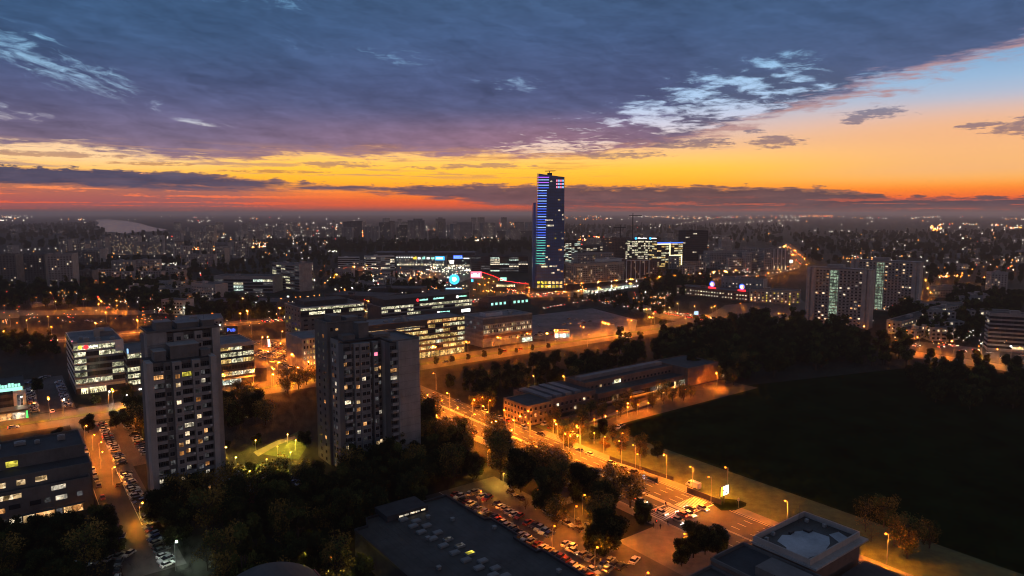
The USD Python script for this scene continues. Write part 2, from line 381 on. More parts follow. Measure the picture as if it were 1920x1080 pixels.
leaves('leaf_green', (.035, .050, .014), (.085, .095, .028))
leaves('leaf_dark', (.016, .024, .010), (.040, .050, .018))
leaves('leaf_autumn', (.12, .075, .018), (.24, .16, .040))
g = NG(); p = g.n('geometry', 'position'); q = g.n('mapping', 'vector', vector=p, scale=(.02, .02, .02)); nn = g.noise(q, 1, 3, .5)
M['water'] = g.make('water', surface=g.n('principled_bsdf', 'BSDF', base_color=(.02, .022, .028), roughness=.22, specular_ior_level=.6, normal=g.n('bump', 'normal', height=nn, strength=.03, distance=1.0)))
lit('lit_warm', (1, .62, .25), 1.0, tint=(1, .78, .50))
lit('lit_orange', (1, .36, .08), .95, tint=(1, .58, .24))
lit('lit_white', (1, .92, .74), 1.05, tint=(1, .80, .50))
lit('lit_office', (.96, .96, .56), .92, lo=.10, contrast=(.38, .60), cell=.8, tint=(1, .90, .62))
lit('lit_officewarm', (1, .60, .15), .95, lo=.16, contrast=(.36, .6), cell=.8, tint=(1, .72, .30))
lit('lit_shop', (1, .86, .40), 1.2, lo=.35, cell=.7, tint=(1, .92, .6))
lit('lit_cool', (.70, .95, .85), .95, lo=.25, tint=(.85, 1, .8))
lit('lit_stair', (.66, .88, .62), .40, lo=.12, cell=1.0)
lit('lit_dim', (.8, .78, .8), .11, lo=.1)
lit('lit_yellow', (1, .85, .10), .8)
glowm('sodium', (1, .235, .010), 12000.0)
glowm('sodium_park', (1, .58, .06), 5000.0)
glowm('sodium_glow', (1, .20, .015), 5.5)
glowm('sodium_far', (1, .30, .04), 5.0)
glowm('lamp_white', (.90, 1, .86), 1800.0)
glowm('white_glow', (.92, 1, .9), 6.0)
glowm('white_far', (1, .88, .70), 3.0)
glowm('red_far', (1, .06, .04), 4.0)
glowm('head_light', (1, .93, .78), 26.0)
glowm('tail_light', (1, .03, .015), 20.0)
glowm('sign_white', (1, 1, .96), 1.9)
glowm('sign_red', (1, .03, .04), 1.7)
glowm('sign_pink', (1, .22, .34), 1.4)
glowm('sign_blue', (.05, .14, 1), 1.6)
glowm('sign_cyan', (.05, .45, 1), 1.7)
glowm('sign_green', (.40, 1, .78), 1.15)
glowm('sign_puregreen', (.08, 1, .15), 1.6)
glowm('sign_yellow', (1, .70, .06), 1.6)
glowm('sign_orange', (1, .36, .04), 1.7)
glowm('led_violet', (.50, .12, 1), 1.5)
glowm('led_blue', (.07, .17, 1), 1.2)
glowm('led_ice', (.35, .60, 1), 1.2)
glowm('led_teal', (.10, .62, .50), 1.0)
glowm('led_yellow', (1, .88, .42), 2.2)
glowm('signal_red', (1, .05, .02), 9.0)
LITS = ['lit_warm', 'lit_orange', 'lit_white', 'lit_warm']

# ------------------------------------------------------------------ ground, river, roads
mb = MB(); ax = np.array([-70000, -30000, -14000, -7000, -3500, -1800, -1000, -600, -300, 0, 300, 600, 1000, 1800, 3500, 7000, 14000, 30000, 70000.])
gx, gy = np.meshgrid(ax, ax, indexing='ij'); n = len(ax)
i, j = np.meshgrid(np.arange(n - 1), np.arange(n - 1), indexing='ij'); q = np.stack([i * n + j, (i + 1) * n + j, (i + 1) * n + j + 1, i * n + j + 1], -1).reshape(-1, 4)
mb.add(np.c_[gx.ravel(), gy.ravel(), np.zeros(n * n)], np.vstack([q[:, [0, 1, 2]], q[:, [0, 2, 3]]]))
tag(mb.put(None, 'ground', 'earth'), kind='structure')


def flat(name, pts, z, mat, kind='structure'):
    """A sheet given by grid points (s, t)."""
    return tag(MB().sheet([xy(*p) for p in pts], z).put(None, name, mat), kind=kind)


def flat_px(name, pts, z, mat): return flat(name, [st(*p) for p in pts], z, mat)
def rect(s0, s1, t0, t1): return [(s0, t0), (s1, t0), (s1, t1), (s0, t1)]


flat_px('river', [(178, 412.5), (200, 411.2), (240, 414.5), (262, 419), (285, 425.5), (313, 430.5), (300, 433.5), (262, 434.5), (235, 438), (208, 434.5), (184, 438), (178, 426), (186, 418)], .05, 'water')
BZ = .03
flat('boulevard', rect(167.5, 192.5, -60, 378), BZ, 'asphalt')
flat('cross_street', rect(-160, 520, 378, 391), BZ, 'asphalt')
flat('cross_street', rect(-160, 520, 396, 409), BZ, 'asphalt')
flat('cross_street_verge', rect(-160, 520, 391.2, 395.8), .12, 'lawn')
flat('boulevard_crossing', rect(167.5, 192.5, 378, 430), .034, 'asphalt')
flat('highway', rect(-400, 1000, 630, 643), BZ, 'asphalt')
flat('highway', rect(-400, 1000, 646, 659), BZ, 'asphalt')
flat('highway_verge', rect(-400, 1000, 643.2, 645.8), .12, 'kerb_stone')
flat_px('curved_slip_road', [(1228, 590), (1262, 600), (1330, 607), (1420, 606), (1500, 590), (1500, 578), (1420, 592), (1330, 594), (1270, 588), (1240, 578)], .05, 'asphalt_old')
flat_px('junction_road', [(1180, 575), (1240, 598), (1320, 612), (1400, 622), (1490, 600), (1520, 575), (1500, 560), (1420, 566), (1360, 572), (1330, 590), (1250, 585), (1190, 565)], .035, 'asphalt')
flat_px('avenue', [(1440, 520), (1500, 502), (1512, 480), (1478, 455), (1470, 456), (1484, 480), (1476, 496), (1420, 512)], .05, 'asphalt')
flat_px('park_street', [(1700, 655), (1930, 690), (1930, 662), (1720, 640)], .04, 'asphalt')
flat_px('park_street_pavement', [(1690, 668), (1930, 702), (1930, 691), (1700, 656)], .10, 'paving')
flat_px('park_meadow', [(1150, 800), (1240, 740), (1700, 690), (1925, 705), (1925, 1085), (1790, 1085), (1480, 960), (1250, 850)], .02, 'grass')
flat('boulevard_pavement', rect(193, 197, -60, 236), .14, 'paving')
flat('boulevard_pavement', rect(163, 167, 130, 376), .14, 'paving')
flat('boulevard_kerb', rect(192.6, 193, -60, 236), .15, 'kerb_stone')
flat('boulevard_kerb', rect(167, 167.4, 120, 376), .15, 'kerb_stone')
flat('boulevard_median', rect(178.6, 180.2, 136, 300), .15, 'kerb_stone')
flat('boulevard_verge', rect(197, 222, 40, 244), .09, 'lawn')
flat('side_road', rect(197, 214, 96, 132), .045, 'asphalt_old')
flat_px('traffic_island', [(1335, 945), (1352, 958), (1378, 958), (1398, 950), (1400, 944), (1384, 938), (1352, 935)], .17, 'grass')
flat('supermarket_lane', rect(114.6, 121.5, 100, 205), .04, 'asphalt')
flat('supermarket_car_park', rect(121.5, 146, 112, 205), .05, 'asphalt_old')
flat('supermarket_square', rect(146, 167, 92, 140), .05, 'paving')
flat('tower_lane', rect(22, 31.5, 205, 378), .04, 'asphalt')
flat('tower_car_park', rect(31.5, 45, 300, 376), .05, 'asphalt_old')
flat('tower_car_park', rect(31.5, 37.5, 205, 300), .05, 'asphalt_old')
flat('office_car_park', rect(6, 27, 410, 500), .045, 'asphalt_old')
flat_px('orange_car_park', [(474, 646), (540, 640), (590, 672), (590, 705), (535, 698), (474, 668)], .05, 'asphalt')
flat_px('orange_car_park_apron', [(440, 640), (540, 634), (592, 650), (592, 690), (540, 690), (460, 690)], .035, 'asphalt_old')
flat_px('orange_car_park_link', [(500, 690), (560, 678), (590, 706), (585, 722), (500, 716)], .055, 'asphalt')
flat_px('gravel_lot', [(992, 592), (1110, 578), (1195, 600), (1190, 624), (1105, 640), (1000, 636)], .05, 'gravel')
flat_px('store_car_park', [(745, 498), (885, 494), (890, 520), (830, 540), (740, 512)], .05, 'asphalt_old')
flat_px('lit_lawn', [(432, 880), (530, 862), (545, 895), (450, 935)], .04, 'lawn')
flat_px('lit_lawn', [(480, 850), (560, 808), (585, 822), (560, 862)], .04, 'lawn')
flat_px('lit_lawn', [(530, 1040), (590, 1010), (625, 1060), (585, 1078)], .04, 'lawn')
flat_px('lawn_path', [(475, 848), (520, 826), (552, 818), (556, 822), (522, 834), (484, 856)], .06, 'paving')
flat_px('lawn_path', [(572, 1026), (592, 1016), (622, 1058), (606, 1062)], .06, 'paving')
flat('school_yard', rect(205, 345, 222, 247), .04, 'soil')
flat_px('school_path', [(1095, 795), (1130, 790), (1240, 748), (1225, 745)], .07, 'paving')
flat_px('tram_track_bed', [(0, 592), (260, 590), (560, 575), (640, 572), (640, 566), (560, 568), (260, 582), (0, 582)], .05, 'asphalt_old')
flat_px('far_left_yard', [(55, 568), (120, 560), (125, 568), (60, 577)], .06, 'asphalt')
flat_px('far_left_yard', [(140, 576), (210, 574), (215, 580), (150, 584)], .06, 'asphalt')
flat_px('far_left_yard', [(0, 590), (40, 588), (35, 596), (0, 598)], .06, 'asphalt')
flat_px('bridge_approach', [(930, 548), (1100, 545), (1110, 556), (930, 560)], .06, 'asphalt')

# painted markings
for t0, t1, ss in ((-60, 128, (171.6, 175.2, 182.6, 186, 189.4)), (148, 330, (171.6, 175.2, 183.4, 186.8, 190))):
    for s0 in ss:
        mb = MB(); t = t0
        while t < t1: mb.add([(*xy(s0 - .09, t), BZ + .012), (*xy(s0 + .09, t), BZ + .012), (*xy(s0 + .09, t + 3.2), BZ + .012), (*xy(s0 - .09, t + 3.2), BZ + .012)], [[0, 1, 2], [0, 2, 3]]); t += 7.0
        tag(mb.put(None, 'lane_dashes', 'road_paint'), kind='structure')
for s0, t0, t1 in ((192.1, -60, 240), (167.9, 120, 376), (178.9, -60, 128), (179.4, -60, 128), (180.5, 148, 330)):
    flat('edge_line', rect(s0 - .09, s0 + .09, t0, t1), BZ + .012, 'road_paint')


def zebra(s0, s1, t0, t1, n, along='s'):
    th = thing('zebra_crossing', None, None, 0, 0, kind='structure')
    for k in range(n):
        a = (s1 - s0) / n if along == 's' else (t1 - t0) / n
        r = (s0 + k * a, s0 + k * a + a * .52, t0, t1) if along == 's' else (s0, s1, t0 + k * a, t0 + k * a + a * .52)
        MB().add([(r[0], r[2], BZ + .014), (r[1], r[2], BZ + .014), (r[1], r[3], BZ + .014), (r[0], r[3], BZ + .014)], [[0, 1, 2], [0, 2, 3]]).put(th, 'stripe', 'road_paint')


zebra(181, 191.8, 141, 147, 11)
zebra(168, 178.4, 141, 147, 10)
zebra(197.5, 202.5, 102, 128, 16, 't')
zebra(157, 166, 118, 123, 9)
flat('stop_line', rect(168, 178.4, 148.4, 148.9), BZ + .013, 'road_paint')
flat('stop_line', rect(181, 191.8, 138.6, 139.1), BZ + .013, 'road_paint')
flat('lane_edge', rect(121.4, 121.6, 100, 205), .062, 'road_paint')
flat('lane_edge', rect(31.4, 31.6, 240, 300), .064, 'road_paint')
flat('lane_edge', rect(22.1, 22.3, 240, 290), .062, 'road_paint')

# ------------------------------------------------------------------ buildings
class Face:
    """One wall of a box-shaped body: u runs along it, d outwards."""
    def __init__(s, kind, L, D, x0=0, y0=0): s.k, s.L, s.D, s.x0, s.y0 = kind, L, D, x0, y0; s.len = L if kind in 'fb' else D
    def box(s, mb, u0, u1, d0, d1, z0, z1):
        X, Y = s.x0, s.y0
        if s.k == 'f': return mb.box(X + u0, X + u1, Y - d1, Y - d0, z0, z1)
        if s.k == 'b': return mb.box(X + u0, X + u1, Y + s.D + d0, Y + s.D + d1, z0, z1)
        if s.k == 'l': return mb.box(X - d1, X - d0, Y + s.D - u1, Y + s.D - u0, z0, z1)
        return mb.box(X + s.L + d0, X + s.L + d1, Y + u0, Y + u1, z0, z1)


def parapet(b, x0, x1, y0, y1, z, hh=.9, w=.3, mat='concrete_dark', name='parapet'):
    m = MB(); m.box(x0, x1, y0, y0 + w, z, z + hh).box(x0, x1, y1 - w, y1, z, z + hh).box(x0, x0 + w, y0 + w, y1 - w, z, z + hh).box(x1 - w, x1, y0 + w, y1 - w, z, z + hh)
    return m.put(b, name, mat)


def rooftop(b, x0, x1, y0, y1, z, k, r, mat='metal_grey'):
    """Plant boxes, ducts and vents."""
    for _ in range(k):
        w, d, h = r.uniform(1.5, 4), r.uniform(1.5, 3.5), r.uniform(.9, 2.2)
        if x1 - x0 < w + 2 or y1 - y0 < d + 2: continue
        x, y = r.uniform(x0 + .8, x1 - w - .8), r.uniform(y0 + .8, y1 - d - .8)
        m = MB().box(x, x + w, y, y + d, z + .15, z + h).box(x + .1, x + .3, y + .1, y + d - .1, z, z + .15).box(x + w - .3, x + w - .1, y + .1, y + d - .1, z, z + .15).box(x + w * .2, x + w * .8, y + d * .2, y + d * .8, z + h, z + h + .25)
        m.put(b, 'roof_plant', mat)


def ribbon(b, F, z0, floors, fh, r, seg=7.0, p_lit=.7, mats=('lit_office',), sp=1.5, spmat='panel_grey', skip=(), dark='glass_dark', mull=1.6, each=True, u0=0.0, u1=None, proud=.28):
    """Bands of windows between solid spandrels, a segment at a time."""
    u1 = F.len if u1 is None else u1
    mul, litm, drk = MB(), {}, MB()
    for k in range(floors):
        z = z0 + k * fh
        F.box(MB(), u0, u1, 0, proud, z, z + sp).put(b, 'spandrel', spmat)
        n = max(1, round((u1 - u0) / seg)); a = (u1 - u0) / n
        for i in range(n):
            on = r.random() < (p_lit[k] if isinstance(p_lit, (list, tuple)) else p_lit)
            mt = r.choice(mats) if on else dark
            if each: F.box(MB(), u0 + i * a + .15, u0 + i * a + a - .15, .02, .07, z + sp, z + fh).put(b, 'window', mt)
            else: F.box(litm.setdefault(mt, MB()), u0 + i * a + .15, u0 + i * a + a - .15, .02, .07, z + sp, z + fh)
            x = u0 + i * a
            while x < u0 + i * a + a - .2: F.box(mul, x - .05, x + .05, .07, .2, z + sp, z + fh); x += mull
            F.box(mul, u0 + i * a - .14, u0 + i * a + .14, .0, .24, z + sp, z + fh)
    mul.stuff(b, 'mullion', 'metal_dark')
    for mt, m in litm.items(): m.stuff(b, 'window_band', mt)


def punched(b, F, z0, floors, fh, r, bay=3.0, ww=1.5, wh=1.4, p_lit=.12, mats=LITS, each=False, sill=.9, dark='glass_dark', u0=.6, u1=None, frame=None):
    u1 = F.len - .6 if u1 is None else u1
    n = max(1, int((u1 - u0) / bay)); a = (u1 - u0) / n; bag = {}; sills = MB()
    for k in range(floors):
        for i in range(n):
            mt = r.choice(mats) if r.random() < p_lit else dark
            c = u0 + (i + .5) * a; z = z0 + k * fh + sill
            if each: F.box(MB(), c - ww / 2, c + ww / 2, -.02, .05, z, z + wh).put(b, 'window', mt)
            else: F.box(bag.setdefault(mt, MB()), c - ww / 2, c + ww / 2, -.02, .05, z, z + wh)
            F.box(sills, c - ww / 2 - .1, c + ww / 2 + .1, 0, .16, z - .1, z)
    sills.stuff(b, 'sill', frame or 'concrete')
    for mt, m in bag.items(): m.stuff(b, 'window', mt)


def shell(b, L, D, h, wall, roof='roof_bitumen', par=.8, x0=0, y0=0, z0=0, parmat=None):
    MB().box(x0, x0 + L, y0, y0 + D, z0, z0 + h).put(b, 'wall', wall)
    MB().box(x0 + .3, x0 + L - .3, y0 + .3, y0 + D - .3, z0 + h + .003, z0 + h + .09).put(b, 'roof', roof)
    if par: parapet(b, x0 - .05, x0 + L + .05, y0 - .05, y0 + D + .05, z0 + h + .002, par, .32, parmat or wall)


def letters(b, F, u, z, w, h, mat, d=.5, kind='sign', label=None):
    """A row of lit letter shapes too small to read in the photograph."""
    m = MB(); x = u; r = random.Random(int(u * 10 + w))
    while x < u + w - h * .3:
        lw = h * r.uniform(.35, .6); F.box(m, x, x + lw, d, d + .2, z, z + h * r.choice([.72, .72, 1.0])); x += lw + h * .13
    m.put(b, kind, mat, label)


def disc(b, F, u, z, rad, mat, d=.5, name='sign', label=None, k=16, th=.25):
    c = trimesh.creation.cylinder(rad, th, sections=k)
    if F.k == 'f': T = trimesh.transformations.rotation_matrix(math.pi / 2, [1, 0, 0]); T[:3, 3] = (F.x0 + u, F.y0 - d - th / 2, z)
    else: T = trimesh.transformations.rotation_matrix(math.pi / 2, [0, 1, 0]); T[:3, 3] = (F.x0 - d - th / 2, F.y0 + F.D - u, z)
    return MB().tm(c, T).put(b, name, mat, label)


def text_on(b, F, u, z, text, h, mat, d=.3, name='sign', label=None):
    m = meshkit.text_mesh(text, h, .15, True)
    v = np.array(m.vertices)
    if F.k == 'f': w = np.c_[F.x0 + u + v[:, 0], F.y0 - d - v[:, 2], z + v[:, 1]]
    else: w = np.c_[F.x0 - d - v[:, 2], F.y0 + F.D - u - v[:, 0], z + v[:, 1]]
    return MB().add(w, m.faces).put(b, name, mat, label)


# --- the two near concrete towers: bays of loggias, window piers and blank walls at different depths
def tower_bays(b, y0, x0, bays, floors, fh, lits, r, deep=6.0, top_extra=1.2):
    x = x0; H = floors * fh
    for bi, (kind, w, off) in enumerate(bays):
        yf = y0 + off
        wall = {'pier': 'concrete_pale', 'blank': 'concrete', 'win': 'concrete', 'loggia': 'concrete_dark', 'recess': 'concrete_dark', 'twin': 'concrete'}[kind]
        back = 1.5 if kind == 'loggia' else 0
        MB().box(x, x + w, yf + back, y0 + deep, 0, H + (top_extra if kind in ('pier', 'blank') else .6)).put(b, 'pier' if kind == 'pier' else 'wall_bay', wall)
        for k in range(floors):
            z = k * fh; fl = floors - 1 - k
            mt = lits.get((bi, fl))
            if mt is None: mt = r.choice(['glass_dark', 'glass_dark', 'glass_dark', 'lit_dim']) if kind != 'pier' else 'glass_dark'
            if kind == 'loggia':
                MB().box(x + .06, x + w - .06, yf + .05, yf + back - .002, z - .09, z + .09).put(b, 'balcony_floor', 'concrete')
                MB().box(x + .05, x + w - .05, yf - .07, yf + .04, z - .16, z + 1.02).put(b, 'balcony_parapet', r.choice(['concrete', 'concrete', 'concrete_pale', 'panel_grey']))
                for q0, q1 in ((.06, .5), (.53, .95)):
                    wp = MB().box(x + w * q0, x + w * q1, yf + back - .07, yf + back - .002, z + .95, z + 2.35).put(b, 'window', mt if q0 < .1 or r.random() < .35 else 'glass_dark'); xm = x + w * (q0 * .55 + q1 * .45); MB().box(xm - .05, xm + .05, yf + back - .11, yf + back - .072, z + .95, z + 2.35).box(x + w * q0, x + w * q1, yf + back - .1, yf + back - .073, z + 1.9, z + 1.97).put(wp, 'frame', 'concrete_dark')
                if r.random() < .3: MB().box(x + w - 1.0, x + w - .3, yf - .42, yf - .08, z + .5, z + 1.0).put(b, 'air_conditioner', 'panel_white')
            elif kind in ('win', 'twin', 'recess'):
                ww = min(1.35, w - .5); c = x + w / 2
                for cc in ([c] if kind != 'twin' else [x + w * .3, x + w * .72]):
                    wp = MB().box(cc - ww / 2, cc + ww / 2, yf - .045, yf - .002, z + .95, z + 2.3).put(b, 'window', mt if cc <= c else 'glass_dark')
                    MB().box(cc - ww / 2 - .1, cc + ww / 2 + .1, yf - .16, yf - .003, z + .84, z + .94).put(wp, 'sill', 'concrete_pale')
                    MB().box(cc - .03, cc + .03, yf - .07, yf - .046, z + .95, z + 2.3).put(wp, 'frame', 'concrete_dark')
            if kind != 'pier' and kind != 'loggia':
                MB().box(x + .02, x + w - .02, yf - .03, yf - .004, z - .06, z + .03).put(b, 'panel_joint', 'concrete_dark')
        x += w
    return x


rA = random.Random(11)
LT = thing('apartment_tower', 'dark concrete apartment tower at left with pale vertical piers and scattered lit windows', 'tower', 36.2, 246.0)
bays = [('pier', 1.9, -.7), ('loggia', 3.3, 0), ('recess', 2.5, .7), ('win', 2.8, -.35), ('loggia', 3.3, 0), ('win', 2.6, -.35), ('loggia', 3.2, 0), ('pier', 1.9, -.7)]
o, w_, wh, y_ = 'lit_orange', 'lit_warm', 'lit_white', 'lit_yellow'
lits = {(1, 1): o, (1, 7): wh, (1, 13): wh, (3, 1): o, (3, 2): w_, (3, 4): w_, (3, 9): o, (3, 10): o, (3, 13): w_, (4, 1): y_, (4, 7): wh, (4, 8): w_, (4, 9): w_, (4, 10): o, (4, 12): wh, (5, 4): o, (5, 6): w_, (5, 9): o, (6, 2): wh, (6, 8): o, (6, 9): wh, (6, 12): o, (6, 13): wh, (6, 15): o}
xe = tower_bays(LT, 0, 0, bays, 17, 2.95, lits, rA)
MB().box(.2, xe - .2, 6.002, 13, 0, 50.4).put(LT, 'wall', 'concrete_dark')
MB().box(.3, xe - .3, 1.7, 12.8, 50.85, 51.05).put(LT, 'roof', 'roof_bitumen')
MB().box(3, 6.5, 3, 9, 51.05, 54.2).put(LT, 'stair_head', 'concrete_dark'); MB().box(8, 17, 4, 11, 51.05, 55.4).put(LT, 'lift_house', 'concrete_dark'); MB().box(17.5, 20.5, 3, 8, 51.05, 53.2).put(LT, 'vent_house', 'concrete_dark')
MB().box(7.8, 17.2, 3.8, 11.2, 55.4, 55.65).put(LT, 'cap', 'concrete'); MB().box(2.8, 6.7, 2.8, 9.2, 54.2, 54.4).put(LT, 'cap', 'concrete')
bk = [('blank', 6.2, 0), ('recess', 2.2, .8), ('win', 3.2, 0), ('loggia', 3.6, .3), ('win', 2.6, 0), ('loggia', 3.2, .3), ('pier', 2.6, -.3)]
MB().box(2.6, 26, 19, 27, 0, 57.8).put(LT, 'wall', 'concrete_dark')
tower_bays(LT, 13.2, 2.6, bk, 19, 3.04, {(3, 2): 'lit_cool', (2, 2): wh, (4, 2): wh, (6, 1): wh}, rA, deep=5.79)
MB().box(2.8, 26, 13.7, 26.8, 58.9, 59.05).put(LT, 'roof', 'roof_bitumen')
parapet(LT, 2.5, 26.3, 13.0, 27.1, 59.05, .7, .3, 'concrete_dark')
for q in ((6, 11, 16, 23, 3.0), (13, 20, 17, 25, 2.0), (21, 25, 15, 20, 2.6)):
    MB().box(q[0], q[1], q[2], q[3], 59.05, 59.05 + q[4]).put(LT, 'lift_house', 'concrete_dark'); MB().box(q[0] - .2, q[1] + .2, q[2] - .2, q[3] + .2, 59.05 + q[4], 59.25 + q[4]).put(LT, 'cap', 'roof_grey')
MB().tube([(9, 20, 62), (9, 20, 67)], .05, 4).put(LT, 'aerial', 'metal_dark'); MB().tube([(22, 17, 61.5), (22, 17, 65)], .05, 4).put(LT, 'aerial', 'metal_dark')
Fr = Face('r', xe, 13)
punched(LT, Face('r', 26.0, 13.8, 0, 13.2), 0, 20, 3.0, rA, bay=4, ww=1.3, p_lit=.15, each=True)

CTw = thing('apartment_tower', 'dark concrete apartment tower in the middle with blank side walls and a rooftop lift box', 'tower', 101.8, 239.6)
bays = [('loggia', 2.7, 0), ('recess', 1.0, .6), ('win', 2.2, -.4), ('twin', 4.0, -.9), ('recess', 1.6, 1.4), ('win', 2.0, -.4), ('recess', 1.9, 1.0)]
lits = {(0, 2): o, (0, 5): o, (0, 11): o, (0, 13): w_, (0, 15): w_, (0, 7): wh, (2, 5): o, (2, 7): w_, (2, 8): o, (2, 11): wh, (3, 4): wh, (3, 10): o, (5, 1): 'sign_pink', (5, 3): w_, (5, 13): w_, (6, 3): o, (6, 4): w_, (6, 9): wh, (6, 13): w_, (6, 14): wh}
xe = tower_bays(CTw, 0, 0, bays, 17, 2.95, lits, rA, deep=6.0)
MB().box(0, xe - .01, 6.002, 14, 0, 51.6).put(CTw, 'wall', 'concrete')
MB().box(.2, xe, 1.6, 13.8, 51.62, 51.8).put(CTw, 'roof', 'roof_bitumen')
bays = [('loggia', 2.7, 0), ('blank', 9.2, -.3)]
xw = tower_bays(CTw, -8.0, xe + .01, bays, 17, 2.95, {(0, 3): o, (0, 13): w_, (0, 4): wh}, rA, deep=6)
MB().box(xe + .01, xw, -1.998, 12, 0, 50.9).put(CTw, 'wall', 'concrete')
MB().box(xe + .2, xw - .2, -6.3, 11.8, 51.4, 51.5).put(CTw, 'roof', 'roof_membrane')
parapet(CTw, xe, xw + .1, -8.3, 12.1, 51.5, .5, .3, 'concrete_dark')
MB().box(8.0, 12.2, 5, 10, 51.8, 57.4).put(CTw, 'lift_house', 'concrete_dark'); MB().box(7.8, 12.4, 4.8, 10.2, 57.4, 57.65).put(CTw, 'cap', 'concrete_dark')
MB().box(1.2, 6, 4, 9, 51.8, 53.6).put(CTw, 'vent_house', 'concrete_dark'); MB().box(13, 20, 2, 7, 51.9, 53.0).put(CTw, 'vent_house', 'concrete_dark')
MB().tube([(12.6, 8, 51.8), (12.6, 8, 60.5)], .06, 4).put(CTw, 'aerial', 'metal_dark'); MB().tube([(6.6, 3, 51.8), (6.6, 3, 56)], .05, 4).put(CTw, 'aerial', 'metal_dark')
Fl = Face('l', 10, 14)
for k in range(17):
    for u, ww in ((2.0, 1.0), (4.6, 1.6)):
        mt = {(9, 0): o, (12, 0): o, (11, 1): wh, (10, 1): wh}.get((k, int(u > 3)), 'glass_dark' if rA.random() < .6 else 'lit_dim')
        Fl.box(MB(), u - ww / 2, u + ww / 2, .003, .05, k * 2.95 + 1, k * 2.95 + 2.4).put(CTw, 'window', mt)
MB().box(-1.2, 15.5, 14.01, 27, 0, 57.0).put(CTw, 'wall', 'concrete_dark')
MB().box(-1, 15.3, 14.2, 26.8, 57.0, 57.15).put(CTw, 'roof', 'roof_bitumen'); parapet(CTw, -1.3, 15.6, 13.9, 27.1, 57.15, .7, .3, 'concrete_dark')
MB().box(2, 6, 17, 24, 57.15, 59.6).put(CTw, 'lift_house', 'concrete_dark'); MB().box(8, 13, 16, 23, 57.15, 58.5).put(CTw, 'vent_house', 'concrete_dark')
MB().box(.2, 1.2, 13.93, 14.0, 54, 55.4).put(CTw, 'window', 'glass_dark'); MB().box(2.4, 3.4, 13.93, 14.0, 54.2, 54.9).put(CTw, 'window', 'lit_orange')
Fb = Face('l', 10, 13, -1.2, 14.01)
for k in range(18):
    for u in (4, 9): Fb.box(MB(), u - .7, u + .7, .003, .05, k * 2.95 + 1, k * 2.95 + 2.3).put(CTw, 'window', o if rA.random() < .08 else 'glass_dark')

# --- low apartment block at the lower left, stepped terraces
BL = thing('apartment_block', 'low dark terraced apartment block at the lower left edge above a lit shop row', 'apartment block', -34, 264)
for x0, L, y0, D, h in ((22, 32, 14, 20, 18.4), (22, 33, 3.5, 10.49, 14.6), (23, 31, 0, 3.49, 10.8), (-10, 31.9, 16, 22, 19.5), (-10, 31.9, 6, 9.99, 15.0), (-10, 31.9, -4, 9.99, 11.2)):
    shell(BL, L, D, h, 'concrete_dark', 'roof_bitumen', .7, x0, y0)
F1 = Face('f', 32, 20, 22, 14); F1.box(MB(), 9.5, 12.8, .003, .1, 15.2, 17.3).put(BL, 'window', 'lit_yellow')
for u, ww, mt in ((7.5, 1.6, 'lit_warm'), (12, 2.3, 'lit_warm'), (17, 3.2, 'lit_warm')):
    Face('f', 33, 10, 22, 3.5).box(MB(), u, u + ww, .003, .1, 12.0, 13.7).put(BL, 'window', mt)
F2 = Face('f', 31, 3.5, 23, 0)
for u, ww, z, mt in ((5, 7, 9.0, 'lit_warm'), (20, 4, 9.2, 'lit_white'), (18, 1.6, 5.6, 'lit_dim'), (21, 3.2, 5.6, 'lit_white'), (27, 1.5, 5.6, 'lit_dim'), (3, 4.5, 5.0, 'lit_orange'), (14, 3, 5.6, 'glass_dark'), (8.5, 3, 5.6, 'glass_dark')):
    F2.box(MB(), u, u + ww, .003, .1, z, z + 1.5).put(BL, 'window', mt)
for u, ww, mt in ((5, 3, 'lit_dim'), (8.4, 3.2, 'lit_white'), (12, 3, 'lit_warm'), (15.4, 5, 'lit_orange'), (21, 1.6, 'lit_dim'), (23, 5.4, 'lit_orange')):
    F2.box(MB(), u, u + ww, .003, .1, .4, 3.0).put(BL, 'shop_window', mt)
F2.box(MB(), 2, 29, .1, 1.6, 3.2, 3.45).put(BL, 'canopy', 'concrete_dark')
punched(BL, Face('f', 31.9, 10, -10, -4), 0, 3, 3.2, rA, bay=4, p_lit=.3, mats=['lit_dim', 'lit_white', 'lit_dim'], each=True)
rooftop(BL, 24, 50, 16, 32, 18.5, 4, rA)

# --- wide flat roof at the bottom with two rows of roof lights
SM = thing('supermarket_hall', 'wide hall with dark flat roof and two rows of roof lights at the bottom', 'hall', 52, 96)
pts = [(26, 0), (62.3, 0), (62.3, 42), (60.4, 42), (60.4, 52), (62.3, 52), (62.3, 66), (60.4, 67), (60.4, 89), (32, 89), (30, 84), (26, 84)]
MB().poly(pts, 0, 7.6).put(SM, 'wall', 'panel_dark'); MB().poly(sg.Polygon(pts).buffer(-.35).exterior.coords[:-1], 7.603, 7.72).put(SM, 'roof', 'roof_membrane')
ring = sg.Polygon(pts).buffer(.12, join_style=2).difference(sg.Polygon(pts).buffer(-.3, join_style=2)); mm = trimesh.creation.extrude_polygon(ring, .75, engine='earcut'); mm.apply_translation((0, 0, 7.601)); MB().tm(mm).put(SM, 'parapet', 'metal_dark')
sm = MB()
for k in range(18): sm.box(27 + k * 2, 27.06 + k * 2, .6, 83 if k < 6 else 88, 7.722, 7.735)
for k in range(5): sm.box(26.6, 61.9, 14 + k * 15, 14.06 + k * 15, 7.737, 7.748)
sm.stuff(SM, 'roof_seam', 'metal_dark')
for x_, y_ in ((30, 20), (40, 66), (52, 72), (58, 30), (34, 50), (55, 14), (47, 78), (59, 60)): MB().box(x_, x_ + .9, y_, y_ + .9, 7.73, 8.5).box(x_ - .15, x_ + 1.05, y_ - .15, y_ + 1.05, 8.5, 8.6).put(SM, 'roof_vent', 'metal_grey')
